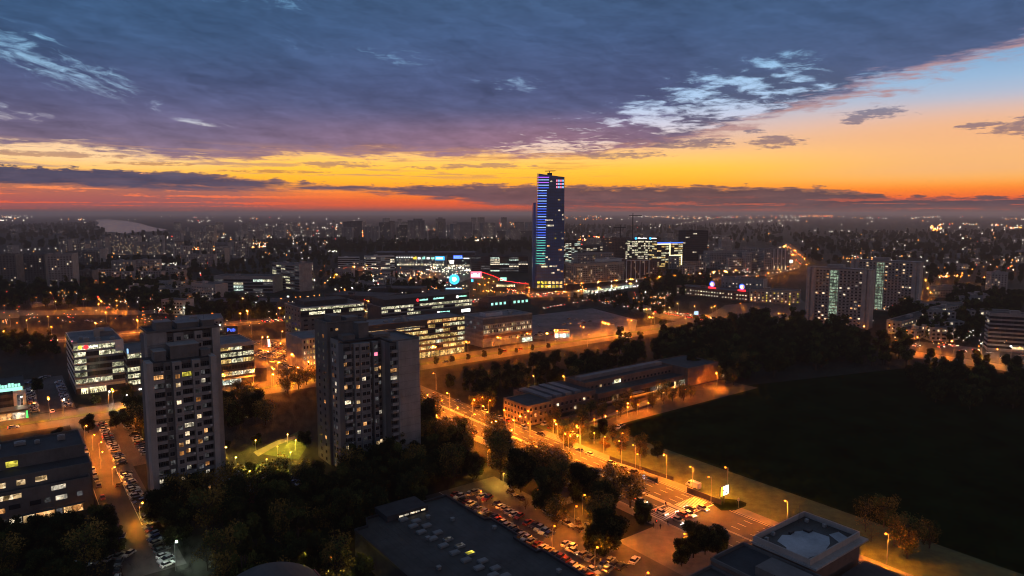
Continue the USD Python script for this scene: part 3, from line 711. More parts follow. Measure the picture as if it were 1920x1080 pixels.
base = [(st(1240 / 4 + 480, 748 / 4 + 810, 8)), (st(1363 / 4 + 480, 752 / 4 + 810, 8)), (st(1440 / 4 + 480, 803 / 4 + 810, 8)), (st(1530 / 4 + 480, 852 / 4 + 810, 8)), (st(1605 / 4 + 480, 910 / 4 + 810, 8)), (st(1700 / 4 + 480, 965 / 4 + 810, 8)), (st(1795 / 4 + 480, 1020 / 4 + 810, 8)),
        st(1325 / 4 + 480, 797 / 4 + 810, 8), st(1405 / 4 + 480, 850 / 4 + 810, 8), st(1490 / 4 + 480, 903 / 4 + 810, 8), st(1575 / 4 + 480, 958 / 4 + 810, 8), st(1672 / 4 + 480, 1016 / 4 + 810, 8), st(1280 / 4 + 480, 700 / 4 + 810, 8), st(1200 / 4 + 480, 665 / 4 + 810, 8), st(1105 / 4 + 480, 655 / 4 + 810, 8), st(1180 / 4 + 480, 703 / 4 + 810, 8), st(1780 / 4 + 480, 1072 / 4 + 810, 8), st(1870 / 4 + 480, 1078 / 4 + 810, 8)]
for k, (s_, t_) in enumerate(base):
    x, y = s_ - 52, t_ - 96
    lt = MB().box(x - 1.3, x + 1.3, y - .9, y + .9, 7.72, 8.25).put(SM, 'roof_light', 'metal_grey' if k not in () else 'metal_dark')
    MB().box(x - 1.1, x + 1.1, y - .7, y + .7, 8.25, 8.33).put(SM, 'roof_light_pane', 'lit_yellow' if k == 4 else ('lit_dim' if k in (2, 3) else 'panel_grey'))
MB().box(36, 50, 83, 91.5, 7.75, 9.6).put(SM, 'entrance_roof', 'panel_dark')
for k in range(5): MB().box(40 + k * 1.9, 41.4 + k * 1.9, 82.85, 82.995, 8.3, 8.75).put(SM, 'entrance_light', 'lit_white')
MB().box(49.42, 49.6, 84, 90, 8.1, 8.7).put(SM, 'entrance_light', 'lit_shop')

# --- near tower roof at the lower right
BR = thing('office_block', 'near dark block at the lower right seen from above, patched roof inside a parapet', 'office block', 128.0, 69.0)
MB().box(0, 20.6, 0, 13.2, 0, 28.2).put(BR, 'wall', 'brick_brown'); MB().box(-.4, 21.3, -1.6, 13.5, 28.2, 28.6).put(BR, 'cornice', 'concrete_pale')
MB().box(.35, 20.2, .35, 12.8, 28.6, 28.75).put(BR, 'roof', 'roof_membrane')
parapet(BR, 0, 20.6, 0, 13.2, 28.6, 1.3, .3, 'concrete_pale')
for i, pp in enumerate([[(1, 2), (7, 1), (12, 2.2), (15, 4), (14.5, 8.6), (11, 10), (9, 9.6), (7.5, 10.8), (4, 9.8), (3, 7), (1.2, 6)], [(14, 1), (18, 1.4), (19, 4), (16, 4.6)]]):
    MB().sheet(pp, 28.765 + .004 * i).put(BR, 'roof_patch', 'roof_pale')
for k in range(6): MB().box(.4, 20.1, 1.9 + k * 1.9, 1.94 + k * 1.9, 28.752, 28.762).put(BR, 'roof_seam', 'metal_dark')
for x_, y_ in ((2, 11), (17.6, 10.6), (18.4, 6.8), (5.4, 11.6)): MB().box(x_, x_ + .7, y_, y_ + .7, 28.77, 29.5).put(BR, 'roof_vent', 'metal_grey')
MB().tube([(16, 11.8, 28.75), (16, 11.8, 33)], .05, 4).tube([(15.2, 11.8, 32.4), (16.8, 11.8, 32.4)], .03, 4).put(BR, 'aerial', 'metal_dark')
MB().box(9, 10.6, 9.7, 10.2, 28.78, 29.3).put(BR, 'vent', 'metal_dark'); MB().box(13, 14.6, 7.6, 9, 28.78, 29.2).put(BR, 'hatch', 'metal_dark')
MB().box(-12, -.4, -7, 15.2, 0, 27.0).put(BR, 'wall', 'brick_brown'); MB().box(-11.6, -.5, -6.6, 14.8, 27.002, 27.15).put(BR, 'roof', 'roof_bitumen'); parapet(BR, -12.1, -.42, -7.1, 15.3, 27.15, .7, .3, 'concrete_dark')
MB().box(-.399, 20.2, -9, -1.61, 0, 24).put(BR, 'wall', 'brick_brown'); MB().box(0, 20, -8.8, -1.7, 24.002, 24.1).put(BR, 'roof', 'roof_bitumen')
MB().box(-30, -12.2, -10, 15, 0, 25.8).put(BR, 'wall', 'concrete_dark'); MB().box(-29.6, -12.5, -9.6, 14.6, 25.802, 25.9).put(BR, 'roof', 'roof_membrane'); parapet(BR, -30.1, -12.22, -10.1, 15.1, 25.9, .5, .3, 'concrete_dark')
punched(BR, Face('f', 20.6, 13, 0, -9.0), 0, 8, 2.9, rA, bay=3.4, ww=1.5, p_lit=.3, mats=['lit_warm', 'lit_white', 'lit_dim'], each=True)
MB().box(-26, -20, -4, 4, 25.91, 28).put(BR, 'plant_room', 'concrete_dark')
MB().box(-10, -4, -3, 6, 27.15, 29.2).put(BR, 'stair_head', 'concrete_dark')

# --- curved vault roof at the bottom edge
s0, t0 = st(494, 1073, 34)
VH = thing('vaulted_block', 'block at the bottom edge with a pale curved roof and a reddish gable end', 'building', s0 - 10, t0 - 12)
prof = [(x, 4.2 * math.sin(math.pi * (x / 20.0)) ** .8 if 0 < x < 20 else 0.0) for x in np.linspace(0, 20, 17)]
m = MB()
for (xa, za), (xb, zb) in zip(prof[:-1], prof[1:]): m.hexa([(xa, -2, 30), (xb, -2, 30), (xa, 14, 30), (xb, 14, 30), (xa, -2, 30.4 + za), (xb, -2, 30.4 + zb), (xa, 14, 30.4 + za), (xb, 14, 30.4 + zb)])
m.put(VH, 'vault_roof', 'roof_membrane'); MB().box(0, 20, -2, 14, 0, 29.99).put(VH, 'wall', 'render_beige')
surf('gable_red', (.30, .10, .09), var=.2); gm = MB()
gm.hexa([(20.002, -1.6, 28), (20.25, -1.6, 28), (20.002, 13.6, 28), (20.25, 13.6, 28), (20.002, -1.6, 30.6), (20.25, -1.6, 30.6), (20.002, 13.6, 30.6), (20.25, 13.6, 30.6)]); gm.put(VH, 'gable', 'gable_red')

# --- the long low school building by the boulevard, its end and yard lit orange
SC = thing('school_building', 'long low dark building beside the boulevard, its end wall washed orange by lamps', 'school', 194.5, 246)
shell(SC, 16, 19, 9.2, 'render_ochre', 'roof_bitumen', .5)
for x0, L, y0, D, h in ((16.01, 34, 6, 26, 8.0), (50.02, 70, 14, 16, 10.0), (50.02, 70, 4, 9.99, 6.2), (120.03, 28, 2, 26, 10.5), (148.04, 12, 2, 12, 6)):
    shell(SC, L, D, h, 'brick_brown', 'roof_bitumen' if x0 in (50.02,) else 'roof_bitumen', .5, x0, y0)
for k in range(4): MB().box(18 + k * 6.5, 22 + k * 6.5, 8, 30, 8.1, 9.3).put(SC, 'roof_monitor', 'roof_grey')
MB().box(52, 118, 20, 24, 10.1, 12).put(SC, 'roof_ridge', 'roof_grey')
punched(SC, Face('l', 16, 19), 0, 3, 3.0, rA, bay=2.4, ww=1.2, p_lit=.12, mats=['lit_orange', 'lit_warm'], each=True, frame='render_beige')
punched(SC, Face('f', 16, 19), 0, 3, 3.0, rA, bay=2.6, ww=1.2, p_lit=.08, mats=['lit_orange'], each=True, frame='render_beige')
punched(SC, Face('f', 34, 26, 16.01, 6), 0, 2, 3.4, rA, bay=2.8, p_lit=.1, each=True)
Fs = Face('f', 70, 10, 50.02, 4)
ribbon(SC, Fs, .6, 1, 3.4, rA, seg=5, p_lit=.55, mats=['lit_cool', 'lit_dim', 'lit_warm'], sp=.9, spmat='render_beige')
Face('f', 70, 16, 50.02, 14).box(MB(), 22, 27, .003, .1, 7, 9).put(SC, 'window', 'lit_shop')
punched(SC, Face('f', 70, 16, 50.02, 14), 5.6, 1, 3, rA, bay=3, p_lit=.2, mats=['lit_warm', 'lit_dim'], each=True)
Face('f', 12, 12, 148.04, 2).box(MB(), 5, 8.4, .003, .1, 1.2, 4.6).put(SC, 'door', 'lit_shop')
MB().box(70, 82, 1, 3.99, 3.3, 3.6).put(SC, 'porch_roof', 'concrete')

# --- office on the left with lit floors
OA = thing('office_building', 'glass office at left with lit floors and a red and yellow round sign', 'office', 29.5, 439)
shell(OA, 24, 46, 28.4, 'panel_dark', 'roof_grey', .6, parmat='panel_white')
F = Face('f', 24, 46); Fl = Face('l', 24, 46)
ribbon(OA, F, 5.0, 6, 3.75, rA, seg=6, p_lit=[.55, .8, .35, .7, .75, .85], spmat='panel_grey', sp=1.3)
ribbon(OA, Fl, 5.0, 6, 3.75, rA, seg=7.6, p_lit=[.3, .3, .2, .3, .2, .5], mats=['lit_dim', 'lit_office'], spmat='panel_white', sp=1.7)
F.box(MB(), 0, 24, .29, .5, 27.5, 28.9).put(OA, 'fascia', 'panel_white'); F.box(MB(), 20, 24.3, .3, .7, 22.5, 28.9).put(OA, 'corner_panel', 'panel_white')
F.box(MB(), 0, 24, .1, .6, 3.6, 5.0).put(OA, 'fascia', 'panel_white')
for u, ww in ((2.5, 3.4), (6.5, 8.0)): F.box(MB(), u, u + ww, .02, .1, .3, 3.5).put(OA, 'shop_window', 'lit_shop')
for k in range(12): F.box(MB(), 2.7 + k * .98, 3.1 + k * .98, .11, .2, .3, 1.3 + .4 * (k % 3)).put(OA, 'display_stand', 'metal_dark')
disc(OA, F, 3.2, 26.6, 1.0, 'sign_yellow', .55, label='yellow round sign'); disc(OA, F, 6.0, 26.5, 1.2, 'sign_red', .55, label='red round sign'); letters(OA, F, 7.4, 26.1, 4.2, 1.0, 'sign_white', .55)
MB().box(12, 15, 20, 21, 28.5, 33).put(OA, 'roof_wall', 'render_beige'); MB().box(15.01, 17.5, 20, 26, 31.6, 33).put(OA, 'roof_wall', 'render_beige'); MB().box(14, 22, 22, 40, 28.5, 31).put(OA, 'plant_room', 'roof_grey'); rooftop(OA, 2, 22, 2, 18, 28.5, 5, rA)
MB().box(-.6, 2, -.25, 1.2, 28.9, 30.2).put(OA, 'beacon_post', 'metal_grey'); disc(OA, F, -.2, 30.4, .35, 'sign_pink', .1)
W2 = thing('office_wing', 'lower glass office wing with dark roof between the lit office and the left tower', 'office', 53.8, 430)
shell(W2, 26, 36, 21.4, 'panel_dark', 'roof_membrane', .6, parmat='panel_grey')
F = Face('f', 26, 36); Fl = Face('l', 26, 36)
ribbon(W2, F, 2.6, 5, 3.75, rA, seg=6.4, p_lit=[.9, .95, .9, .05, .85], spmat='panel_dark', sp=1.3); ribbon(W2, Fl, 2.6, 5, 3.75, rA, seg=8, p_lit=[.5, .4, .5, .1, .5], mats=['lit_dim', 'lit_office'], spmat='panel_grey', sp=1.5)
MB().box(.5, 1.1, -.1, 1.6, 21.9, 24.4).put(W2, 'roof_sign', 'led_ice'); letters(W2, F, 7, 1.4, 5, .8, 'sign_red', .4)
F.box(MB(), 5, 14, .35, 1.2, .5, 1.2).put(W2, 'entrance_light', 'sign_white')
W3 = thing('office_building', 'glass office with four lit floors just right of the left tower', 'office', 92, 412)
shell(W3, 26, 30, 24, 'panel_dark', 'roof_grey', .7, parmat='concrete_pale')
F = Face('f', 26, 30); ribbon(W3, F, 4.2, 5, 3.75, rA, seg=6.4, p_lit=[.9, .1, .9, .95, .9], mats=['lit_office', 'lit_office', 'lit_officewarm'], spmat='panel_dark', sp=1.35); F.box(MB(), 0, 26, .1, .6, 22.4, 24.5).put(W3, 'fascia', 'concrete_pale'); F.box(MB(), 0, 26, .1, .9, 3.4, 4.2).put(W3, 'fascia', 'concrete_pale')
F.box(MB(), 4, 18, .02, .1, .4, 3.2).put(W3, 'shop_window', 'lit_cool'); ribbon(W3, Face('l', 26, 30), 4.2, 5, 3.75, rA, seg=7.5, p_lit=.4, spmat='panel_dark')

# --- shop and glass office at the far left edge
FS = thing('shop_building', 'shop building at the far left edge under a white lit roof sign', 'shop', -22, 418)
shell(FS, 28.5, 26, 13.5, 'panel_dark', 'roof_bitumen', .4)
F = Face('f', 28.5, 26); F.box(MB(), 0, 27.5, .1, 1.3, 11.8, 13.3).put(FS, 'sign_band', 'sign_green'); letters(FS, F, 14, 13.6, 13, 2.0, 'sign_green', .6); F.box(MB(), 23.5, 28.6, .1, 1.5, 1, 11.5).put(FS, 'portal', 'panel_white'); F.box(MB(), 25, 27.3, 1.5, 1.6, 3, 9.5).put(FS, 'portal_glass', 'lit_dim')
ribbon(FS, F, 2, 3, 3.2, rA, seg=6, p_lit=.35, mats=['lit_office', 'lit_dim'], u1=23.4, spmat='panel_dark')
PV = thing('shop_pavilion', 'flat roofed shop pavilion with bright warm interior beside the street at the left edge', 'shop', -22, 403)
MB().box(0, 29, 0, 9, 4.2, 5.0).put(PV, 'roof', 'roof_membrane'); MB().box(.5, 28, 1.5, 8.6, 0, 4.19).put(PV, 'wall', 'render_beige')
for k in range(5): MB().box(1 + k * 5.4, 6 + k * 5.4, 1.38, 1.49, .3, 3.4).put(PV, 'shop_window', ['lit_shop', 'lit_shop', 'lit_shop', 'lit_orange', 'lit_white'][k])
MB().box(28.02, 28.7, 1.2, 1.7, 0, 3.6).put(PV, 'light_column', 'sign_puregreen')

# --- the middle office group
WB = thing('office_building', 'long office with six rows of warm lit windows behind the middle tower', 'office', 186, 408.5)
shell(WB, 79, 24, 26.5, 'panel_dark', 'roof_grey', .5, parmat='brick_brown')
F = Face('f', 79, 24); ribbon(WB, F, 4.6, 5, 3.7, rA, seg=6.1, p_lit=[.75, .9, .95, .8, .75], mats=['lit_officewarm', 'lit_officewarm', 'lit_office'], spmat='brick_brown', sp=1.5)
ribbon(WB, F, 23.1, 1, 3.2, rA, seg=6, p_lit=.9, mats=['lit_officewarm', 'lit_orange', 'lit_warm'], spmat='brick_brown', sp=1.2, u0=48)
for k in range(11): F.box(MB(), 2 + k * 7, 8.4 + k * 7, .02, .1, .5, 4.2).put(WB, 'shop_window', 'lit_officewarm' if k > 4 else 'lit_dim')
F.box(MB(), 0, 46, .1, 1.2, 22.0, 22.9).put(WB, 'terrace_edge', 'panel_grey'); rooftop(WB, 2, 44, 2, 20, 26.6, 7, rA)
DB = thing('office_building', 'grey office with slanted bands on its side wall and a row of small lit windows', 'office', 285.5, 415)
shell(DB, 47, 27, 21.5, 'concrete', 'roof_grey', .8, parmat='concrete_pale')
F = Face('f', 47, 27); Fl = Face('l', 47, 27)
punched(DB, F, 3.0, 1, 3.6, rA, bay=1.6, ww=.8, wh=2.2, p_lit=.75, mats=['lit_officewarm'], u0=24, u1=42, each=True); punched(DB, F, 9.6, 1, 3.6, rA, bay=1.5, ww=.8, wh=2.2, p_lit=.8, mats=['lit_office'], each=True); punched(DB, F, 13.4, 1, 3.6, rA, bay=1.6, ww=.6, wh=1.8, p_lit=.6, mats=['lit_office', 'lit_dim'], each=True)
F.box(MB(), 0, 47, .06, .4, 6.6, 8.8).put(DB, 'band', 'brick_brown'); F.box(MB(), 0, 47, .06, .3, 13.2, 13.8).put(DB, 'band', 'concrete_dark'); F.box(MB(), 0, 47, .06, .25, 17.2, 21.2).put(DB, 'band', 'concrete_dark'); F.box(MB(), 0, 47, .06, .5, 3.5, 4.6).put(DB, 'band', 'concrete')
for k in range(5): Fl.box(MB(), .5, 26.6, .01, .22, 4.2 + k * 3.6, 5.6 + k * 3.6).put(DB, 'band', 'concrete_pale')
for k in range(4): Fl.box(MB(), 4 + 5 * k, 7.6 + 5 * k, .02, .1, 13 + (k % 2) * 3.4, 14.9 + (k % 2) * 3.4).put(DB, 'window', 'lit_dim')
F.box(MB(), 37, 46, .4, 1.6, .3, 3.4).put(DB, 'shop_window', 'lit_cool'); F.box(MB(), 8, 9.4, .4, 1.6, .3, 3.4).put(DB, 'door', 'lit_orange')
MB().box(8, 24, 8, 16, 21.6, 24.2).put(DB, 'plant_room', 'roof_pale'); MB().box(9, 23, 9, 15, 24.2, 24.4).put(DB, 'plant_roof', 'roof_grey'); rooftop(DB, 25, 45, 2, 24, 21.6, 4, rA)
CN = thing('office_link', 'pale walled link between the warm lit office and the middle tower', 'office', 150, 420)
shell(CN, 35.9, 30, 20.5, 'render_beige', 'roof_grey', .5); punched(CN, Face('f', 35.9, 30), 3, 5, 3.5, rA, bay=2.0, ww=.9, wh=1.8, p_lit=.6, mats=['lit_officewarm', 'lit_office'], each=True)
BB = thing('office_building', 'office with a bright top floor and a plain dark front behind the middle tower', 'office', 174, 488)
shell(BB, 50, 34, 31, 'concrete_dark', 'roof_bitumen', .5, parmat='panel_grey')
F = Face('f', 50, 34); ribbon(BB, F, 24.2, 2, 3.5, rA, seg=6.5, p_lit=[.85, 1.0], spmat='panel_dark', sp=1.2); punched(BB, F, 2, 6, 3.6, rA, bay=6, ww=3.0, p_lit=.16, mats=['lit_yellow', 'lit_dim'], each=True)
punched(BB, Face('l', 50, 34), 2, 8, 3.5, rA, bay=6, ww=2.4, wh=1.7, p_lit=.28, mats=['lit_yellow', 'lit_office'], each=True); MB().box(6, 40, 8, 28, 31.1, 34.6).put(BB, 'plant_room', 'panel_dark'); F.box(MB(), 0, 50, .1, .5, 30.6, 31.4).put(BB, 'fascia', 'panel_white')
SG = thing('office_building', 'long dark topped office with red, green and white signs on its roof', 'office', 274, 560)
shell(SG, 98, 30, 15.5, 'panel_dark', 'roof_bitumen', .4, parmat='panel_grey'); MB().box(4, 96, 1.5, 28, 15.6, 21.5).put(SG, 'roof_storey', 'panel_dark'); MB().box(3.8, 96.2, 1.3, 28.2, 21.5, 21.8).put(SG, 'roof', 'roof_bitumen')
F = Face('f', 98, 30); ribbon(SG, F, 1.5, 4, 3.5, rA, seg=6.5, p_lit=[.8, .25, .55, .55], spmat='panel_grey', sp=1.4)
Fs2 = Face('f', 92, 26, 4, 1.5); disc(SG, Fs2, 34, 19, 1.4, 'sign_red', .3, label='red round sign'); letters(SG, Fs2, 36, 18.2, 9, 1.5, 'sign_green', .3); letters(SG, Fs2, 51, 18.4, 12, 1.6, 'sign_green', .3); disc(SG, Fs2, 78, 19, 1.4, 'sign_white', .3); letters(SG, Fs2, 80, 18.6, 9, 1.4, 'sign_green', .3)
F.box(MB(), 40, 98, .3, 6, 0, 9.0).put(SG, 'front_block', 'panel_dark'); Fb2 = Face('f', 58, 6, 40, -6); disc(SG, Fb2, 16, 6.6, 1.4, 'sign_white', .3); letters(SG, Fb2, 18, 5.9, 11, 1.6, 'sign_green', .3); F.box(MB(), 82, 92, 6.05, 6.3, 4.5, 7.5).put(SG, 'lit_sign', 'sign_white')

# --- saw-tooth hall
s0, t0 = st(915, 578)
SH = thing('sawtooth_hall', 'low dark hall with two gabled roofs and small greenish lit windows below the highway', 'hall', s0, t0)
for k in range(2):
    x = k * 30; MB().box(x, x + 28, 0, 18, 0, 6).put(SH, 'wall', 'panel_dark'); MB().hexa([(x - .5, -1, 6), (x + 28.5, -1, 6), (x - .5, 19, 6), (x + 28.5, 19, 6), (x + 5, 6, 11), (x + 23, 6, 11), (x + 5, 12, 11), (x + 23, 12, 11)]).put(SH, 'roof', 'roof_tile')
    for i in range(4): MB().box(x + 4 + i * 5.6, x + 6.8 + i * 5.6, -.12, -.01, 2.6, 5.2).put(SH, 'window', 'sign_green')

# --- the tall blue glass tower
s0, t0 = st(1003, 541)
TW = thing('glass_tower', 'tall dark blue glass tower with glowing blue and teal light lines down its left side', 'skyscraper', s0, t0, rot=-35)
L_, D_ = 38.5, 30.0


def twp(f, d, z):      # corner of the tower body at height z: the left side leans in a little
    k = z / 152.0
    return 1.2 + 3.0 * k * (1 - .3 * f)


def slab(z0, z1, g0=0.0, zt=None):
    a, b = twp(0, 0, z0) - g0, twp(0, 0, z1) - g0; B = [(a, -g0), (L_ + g0, -g0), (a, D_ + g0), (L_ + g0, D_ + g0)]; T = [(b, -g0), (L_ + g0, -g0), (b, D_ + g0), (L_ + g0, D_ + g0)]
    zs = zt or (z1,) * 4
    return [(*p, z0) for p in B] + [(*p, z) for p, z in zip(T, zs)]


MB().hexa(slab(0, 152, 0, (152, 147.5, 154, 149))).put(TW, 'glass_wall', 'glass_tower')
MB().box(-2.4, 1.15, 4, D_ - 2, 0, 114).put(TW, 'side_volume', 'glass_tower')
m = MB()
for k in range(1, 40): m.hexa(slab(k * 3.75 - .12, k * 3.75 + .12, .09))
m.stuff(TW, 'floor_edge', 'metal_dark')
m = MB()
for k in range(1, 15): m.box(L_ * k / 15 - .07, L_ * k / 15 + .07, -.16, -.005, 0, 147)
m.stuff(TW, 'mullion', 'metal_dark')
rT = random.Random(5)
for k in range(34):
    z = 33 + k * 3.45; cm = ('led_teal' if k < 11 else 'led_blue' if k < 31 else 'led_violet') if k % 2 else ('led_teal' if k < 9 else 'led_ice')
    if k in (12, 13, 16, 19, 20): cm = 'led_blue'
    x = twp(0, 0, z); MB().box(x + .3, x + 11.5 + (2.5 if k > 28 else 0), -.5, -.2, z, z + .75).put(TW, 'light_strip', cm)
    MB().box(x - .6, x - .25, .5, 4, z, z + .9).put(TW, 'light_strip', cm)
wins = [(20, 141, 2.2, 'lit_white'), (30, 117, 3, 'lit_warm'), (30.5, 103, 2.5, 'lit_white'), (26, 97, 2, 'lit_dim'), (13, 90, 8, 'lit_white'), (20, 90, 3, 'lit_white'), (15, 83, 7, 'lit_white'), (22, 83, 2.5, 'lit_white'), (36, 97, 2, 'lit_white'), (36, 91, 1.6, 'lit_white'), (26, 66, 2, 'lit_yellow'), (26, 72, 2.4, 'lit_dim'), (16, 56, 3.4, 'lit_orange'), (31, 51, 5, 'lit_orange'), (38, 66, 2, 'lit_white'),
        (6, 32, 8, 'lit_warm'), (8, 28.5, 9, 'lit_shop'), (19, 29, 4, 'lit_white'), (24, 29, 5, 'lit_white'), (14, 41, 3, 'lit_white'), (18, 38, 2, 'lit_white'), (32, 37, 2, 'lit_dim'), (36, 22, 3, 'lit_orange'), (22, 20, 4, 'lit_white'), (30, 24, 3, 'lit_white'), (40, 55, 2, 'lit_dim'), (10, 46, 2, 'lit_white'), (40, 110, 2, 'lit_dim'), (34, 74, 2, 'lit_dim')]
for u, z, w, mt in wins:
    u = min(u, L_ - w - 1); MB().box(u, u + w, -.25, -.1, z, z + 1.9).put(TW, 'lit_window', mt)
for k in range(7):
    for r_ in range(2): MB().box(3 + k * 5, 6.6 + k * 5, -.4, -.1, 1 + r_ * 5, 4.6 + r_ * 5).put(TW, 'lobby_window', 'lit_officewarm' if rT.random() < .7 else 'lit_yellow')
for k in range(4):
    for r_ in range(3): MB().box(27.6 + k * 2.7, 29.2 + k * 2.7, -.4, -.1, 139.5 - r_ * 4.2 + 2, 142 - r_ * 4.2 + 2).put(TW, 'crown_light', 'led_ice' if k % 2 else 'sign_pink')
MB().tube([(20, 14, 151), (20, 14, 156)], .5, 5).tube([(14, 14, 156), (28, 14, 156.4)], .45, 4).put(TW, 'roof_crane', 'metal_dark')
MB().box(17, 23, 11, 17, 150.5, 153.5).put(TW, 'crane_base', 'metal_dark')

# --- a plain way to set down mid-distance buildings: front-left foot, right end, top, all surveyed
rB = random.Random(21)


def at_px(name, label, cat, xl, yb, xr, yt, D, rot=0.0, group=None, hmin=3.0):
    s_, t_ = st(xl, yb); X, Y = ground_at(xl, yb); th = TH + math.radians(rot); ex, ey = math.cos(th), math.sin(th)
    c, sn = math.cos(PITCH), math.sin(PITCH); k = (xr - 960) / FPX
    L = (k * (Y * c + CAM_H * sn) - X) / (ex - k * ey * c)
    b = -(yt - 540) / FPX; h = CAM_H + Y * (-sn + b * c) / (c + b * sn)
    return thing(name, label, cat, s_, t_, rot=rot, group=group), max(6.0, L), max(hmin, h)


def flats(name, label, cat, xl, yb, xr, yt, D, rot=0.0, wall='concrete', p=.13, group=None, mats=LITS, bay=3.2, left=True, roof='roof_bitumen', balc=False, ribbonp=None, rmats=('lit_office',), fh=3.0):
    b, L, h = at_px(name, label, cat, xl, yb, xr, yt, D, rot, group)
    shell(b, L, D, h, wall, roof, .7)
    n = max(1, int((h - 1.0) / fh))
    if ribbonp is not None:
        ribbon(b, Face('f', L, D), .8, n, fh, rB, seg=max(6, L / 6), p_lit=ribbonp, mats=list(rmats), spmat=wall, sp=1.3, each=L / n > 7 and L < 70, mull=3)
        if left: ribbon(b, Face('l', L, D), .8, n, fh, rB, seg=8, p_lit=ribbonp if not isinstance(ribbonp, list) else .3, mats=list(rmats), spmat=wall, sp=1.3, each=False, mull=4)
    else:
        punched(b, Face('f', L, D), .6, n, fh, rB, bay=bay, p_lit=p, mats=mats)
        if left: punched(b, Face('l', L, D), .6, n, fh, rB, bay=bay, p_lit=p, mats=mats)
    if balc:
        m = MB()
        for k in range(n): Face('f', L, D).box(m, L * .05, L * .95, .01, 1.0, .4 + k * fh, .55 + k * fh); Face('f', L, D).box(m, L * .05, L * .95, .9, 1.0, .55 + k * fh, 1.2 + k * fh)
        m.stuff(b, 'balcony', wall)
    if L > 12 and D > 9: MB().box(L * .3, L * .3 + min(6, L * .3), D * .3, D * .3 + 4, h + .1, h + 2.4).put(b, 'lift_house', wall)
    return b, L, h, Face('f', L, D)


# right of the tower
flats('apartment_block', 'beige low apartment block with rows of small balconies just right of the blue tower', 'apartment block', 1075, 533, 1170, 497, 16, 0, 'render_beige', .14, balc=True)
b, L, h, F = flats('apartment_block', 'pale gable end block against the right foot of the blue tower', 'apartment block', 1056, 531, 1074, 494, 14, 0, 'render_beige', .1)
b, L, h, F = flats('apartment_block', 'white framed apartment block with tall dark window bays behind the beige block', 'apartment block', 1130, 520, 1168, 487, 18, 0, 'panel_white', .06)
b, L, h, F = flats('apartment_block', 'apartment block with five tall white frames on its front, right of the framed block', 'apartment block', 1174, 524, 1216, 488, 20, -25, 'brick_brown', .08)
for k in range(6): F.box(MB(), L * k / 5 - .5, L * k / 5 + .6, .05, 1.1, 1, h - 1).put(b, 'frame_post', 'panel_white')
F.box(MB(), -.5, L + .6, .06, 1.05, h - .98, h).put(b, 'frame_beam', 'panel_white'); F.box(MB(), -.5, L + .6, .06, 1.05, .1, .98).put(b, 'frame_beam', 'panel_white')
flats('apartment_block', 'brown brick apartment block at the right end of the white framed row', 'apartment block', 1218, 521, 1236, 489, 18, -25, 'brick_brown', .1)
flats('apartment_block', 'grey apartment block behind the beige block right of the blue tower', 'apartment block', 1082, 512, 1150, 476, 18, -10, 'panel_grey', .12)
flats('apartment_block', 'unfinished dark block under a crane behind the framed apartment blocks', 'apartment block', 1140, 498, 1182, 447, 22, -15, 'brick_brown', .06)
flats('office_building', 'office with bluish lit windows directly right of the blue tower', 'office', 1054, 498, 1088, 452, 20, -10, 'panel_dark', ribbonp=.55, rmats=('lit_cool', 'lit_white'))
flats('office_building', 'office with scattered white windows between the blue tower and the crane block', 'office', 1092, 484, 1132, 462, 18, -20, 'panel_dark', ribbonp=.4, rmats=('lit_white', 'lit_dim'))
for i, (xl, xr) in enumerate(((1184, 1212), (1214, 1230))):
    b, L, h, F = flats('office_building', ('wide' if i == 0 else 'narrow') + ' lit office with a blue and white roof sign right of the crane block', 'office', xl, 501, xr, 450, 24, -18, 'panel_dark', ribbonp=.6, rmats=('lit_office', 'lit_white'), fh=4)
    disc(b, F, L * .25, h + 3, 2.4, 'sign_cyan', .4, label='blue round sign'); letters(b, F, L * .38, h + 1.8, L * .6, 2.4, 'sign_white', .4)
b, L, h, F = flats('office_building', 'office outlined by bright yellow light lines with a blue line along its roof', 'office', 1231, 503, 1279, 456, 26, -18, 'panel_dark', ribbonp=.55, rmats=('lit_officewarm', 'lit_office'), fh=4)
F.box(MB(), 0, L, .4, .9, h - .4, h + 1.6).put(b, 'light_line', 'sign_blue'); F.box(MB(), 0, L * .48, .5, 1.0, h - 2.6, h - 1.2).put(b, 'light_line', 'led_yellow')
for u, z0, z1 in ((.48, -9, h - 1), (.94, -9, h * .52)): F.box(MB(), L * u, L * u + 1.5, .5, 1.1, max(.2, z0), z1).put(b, 'light_line', 'led_yellow')
F.box(MB(), L * .48 + 1.6, L * .94, .5, 1.1, h * .52 - 1.4, h * .52).put(b, 'light_line', 'led_yellow')
flats('office_tower', 'dark unlit office tower right of the yellow outlined office', 'office tower', 1284, 497, 1326, 433, 26, -20, 'panel_dark', ribbonp=.03, rmats=('lit_white',), fh=3.6)
flats('office_building', 'long low dark office between the dark tower and the avenue', 'office', 1330, 503, 1404, 472, 24, -25, 'panel_grey', .05)
flats('office_building', 'pale end tower of the long low office left of the avenue', 'office', 1397, 509, 1408, 474, 12, -25, 'concrete_pale', .02)
b, L, h, F = flats('hotel_building', 'grey hotel block with uplit white columns beside the orange avenue', 'hotel', 1432, 506, 1480, 467, 22, -30, 'concrete', .1)
for k in range(4): F.box(MB(), L * (.35 + .15 * k), L * (.35 + .15 * k) + 1.6, .05, .8, 0, h).put(b, 'column', 'panel_white')
for k in range(4): F.box(MB(), L * (.35 + .15 * k) + 1.7, L * (.35 + .15 * k) + 3, .05, .5, .5, 7).put(b, 'uplight', 'lit_shop')
flats('office_building', 'grey block left of the hotel by the avenue', 'office', 1404, 504, 1430, 474, 18, -30, 'panel_grey', .08)
flats('block', 'pale distant block above the dark office row', 'building', 1352, 474, 1372, 450, 14, -20, 'concrete_pale', .03)
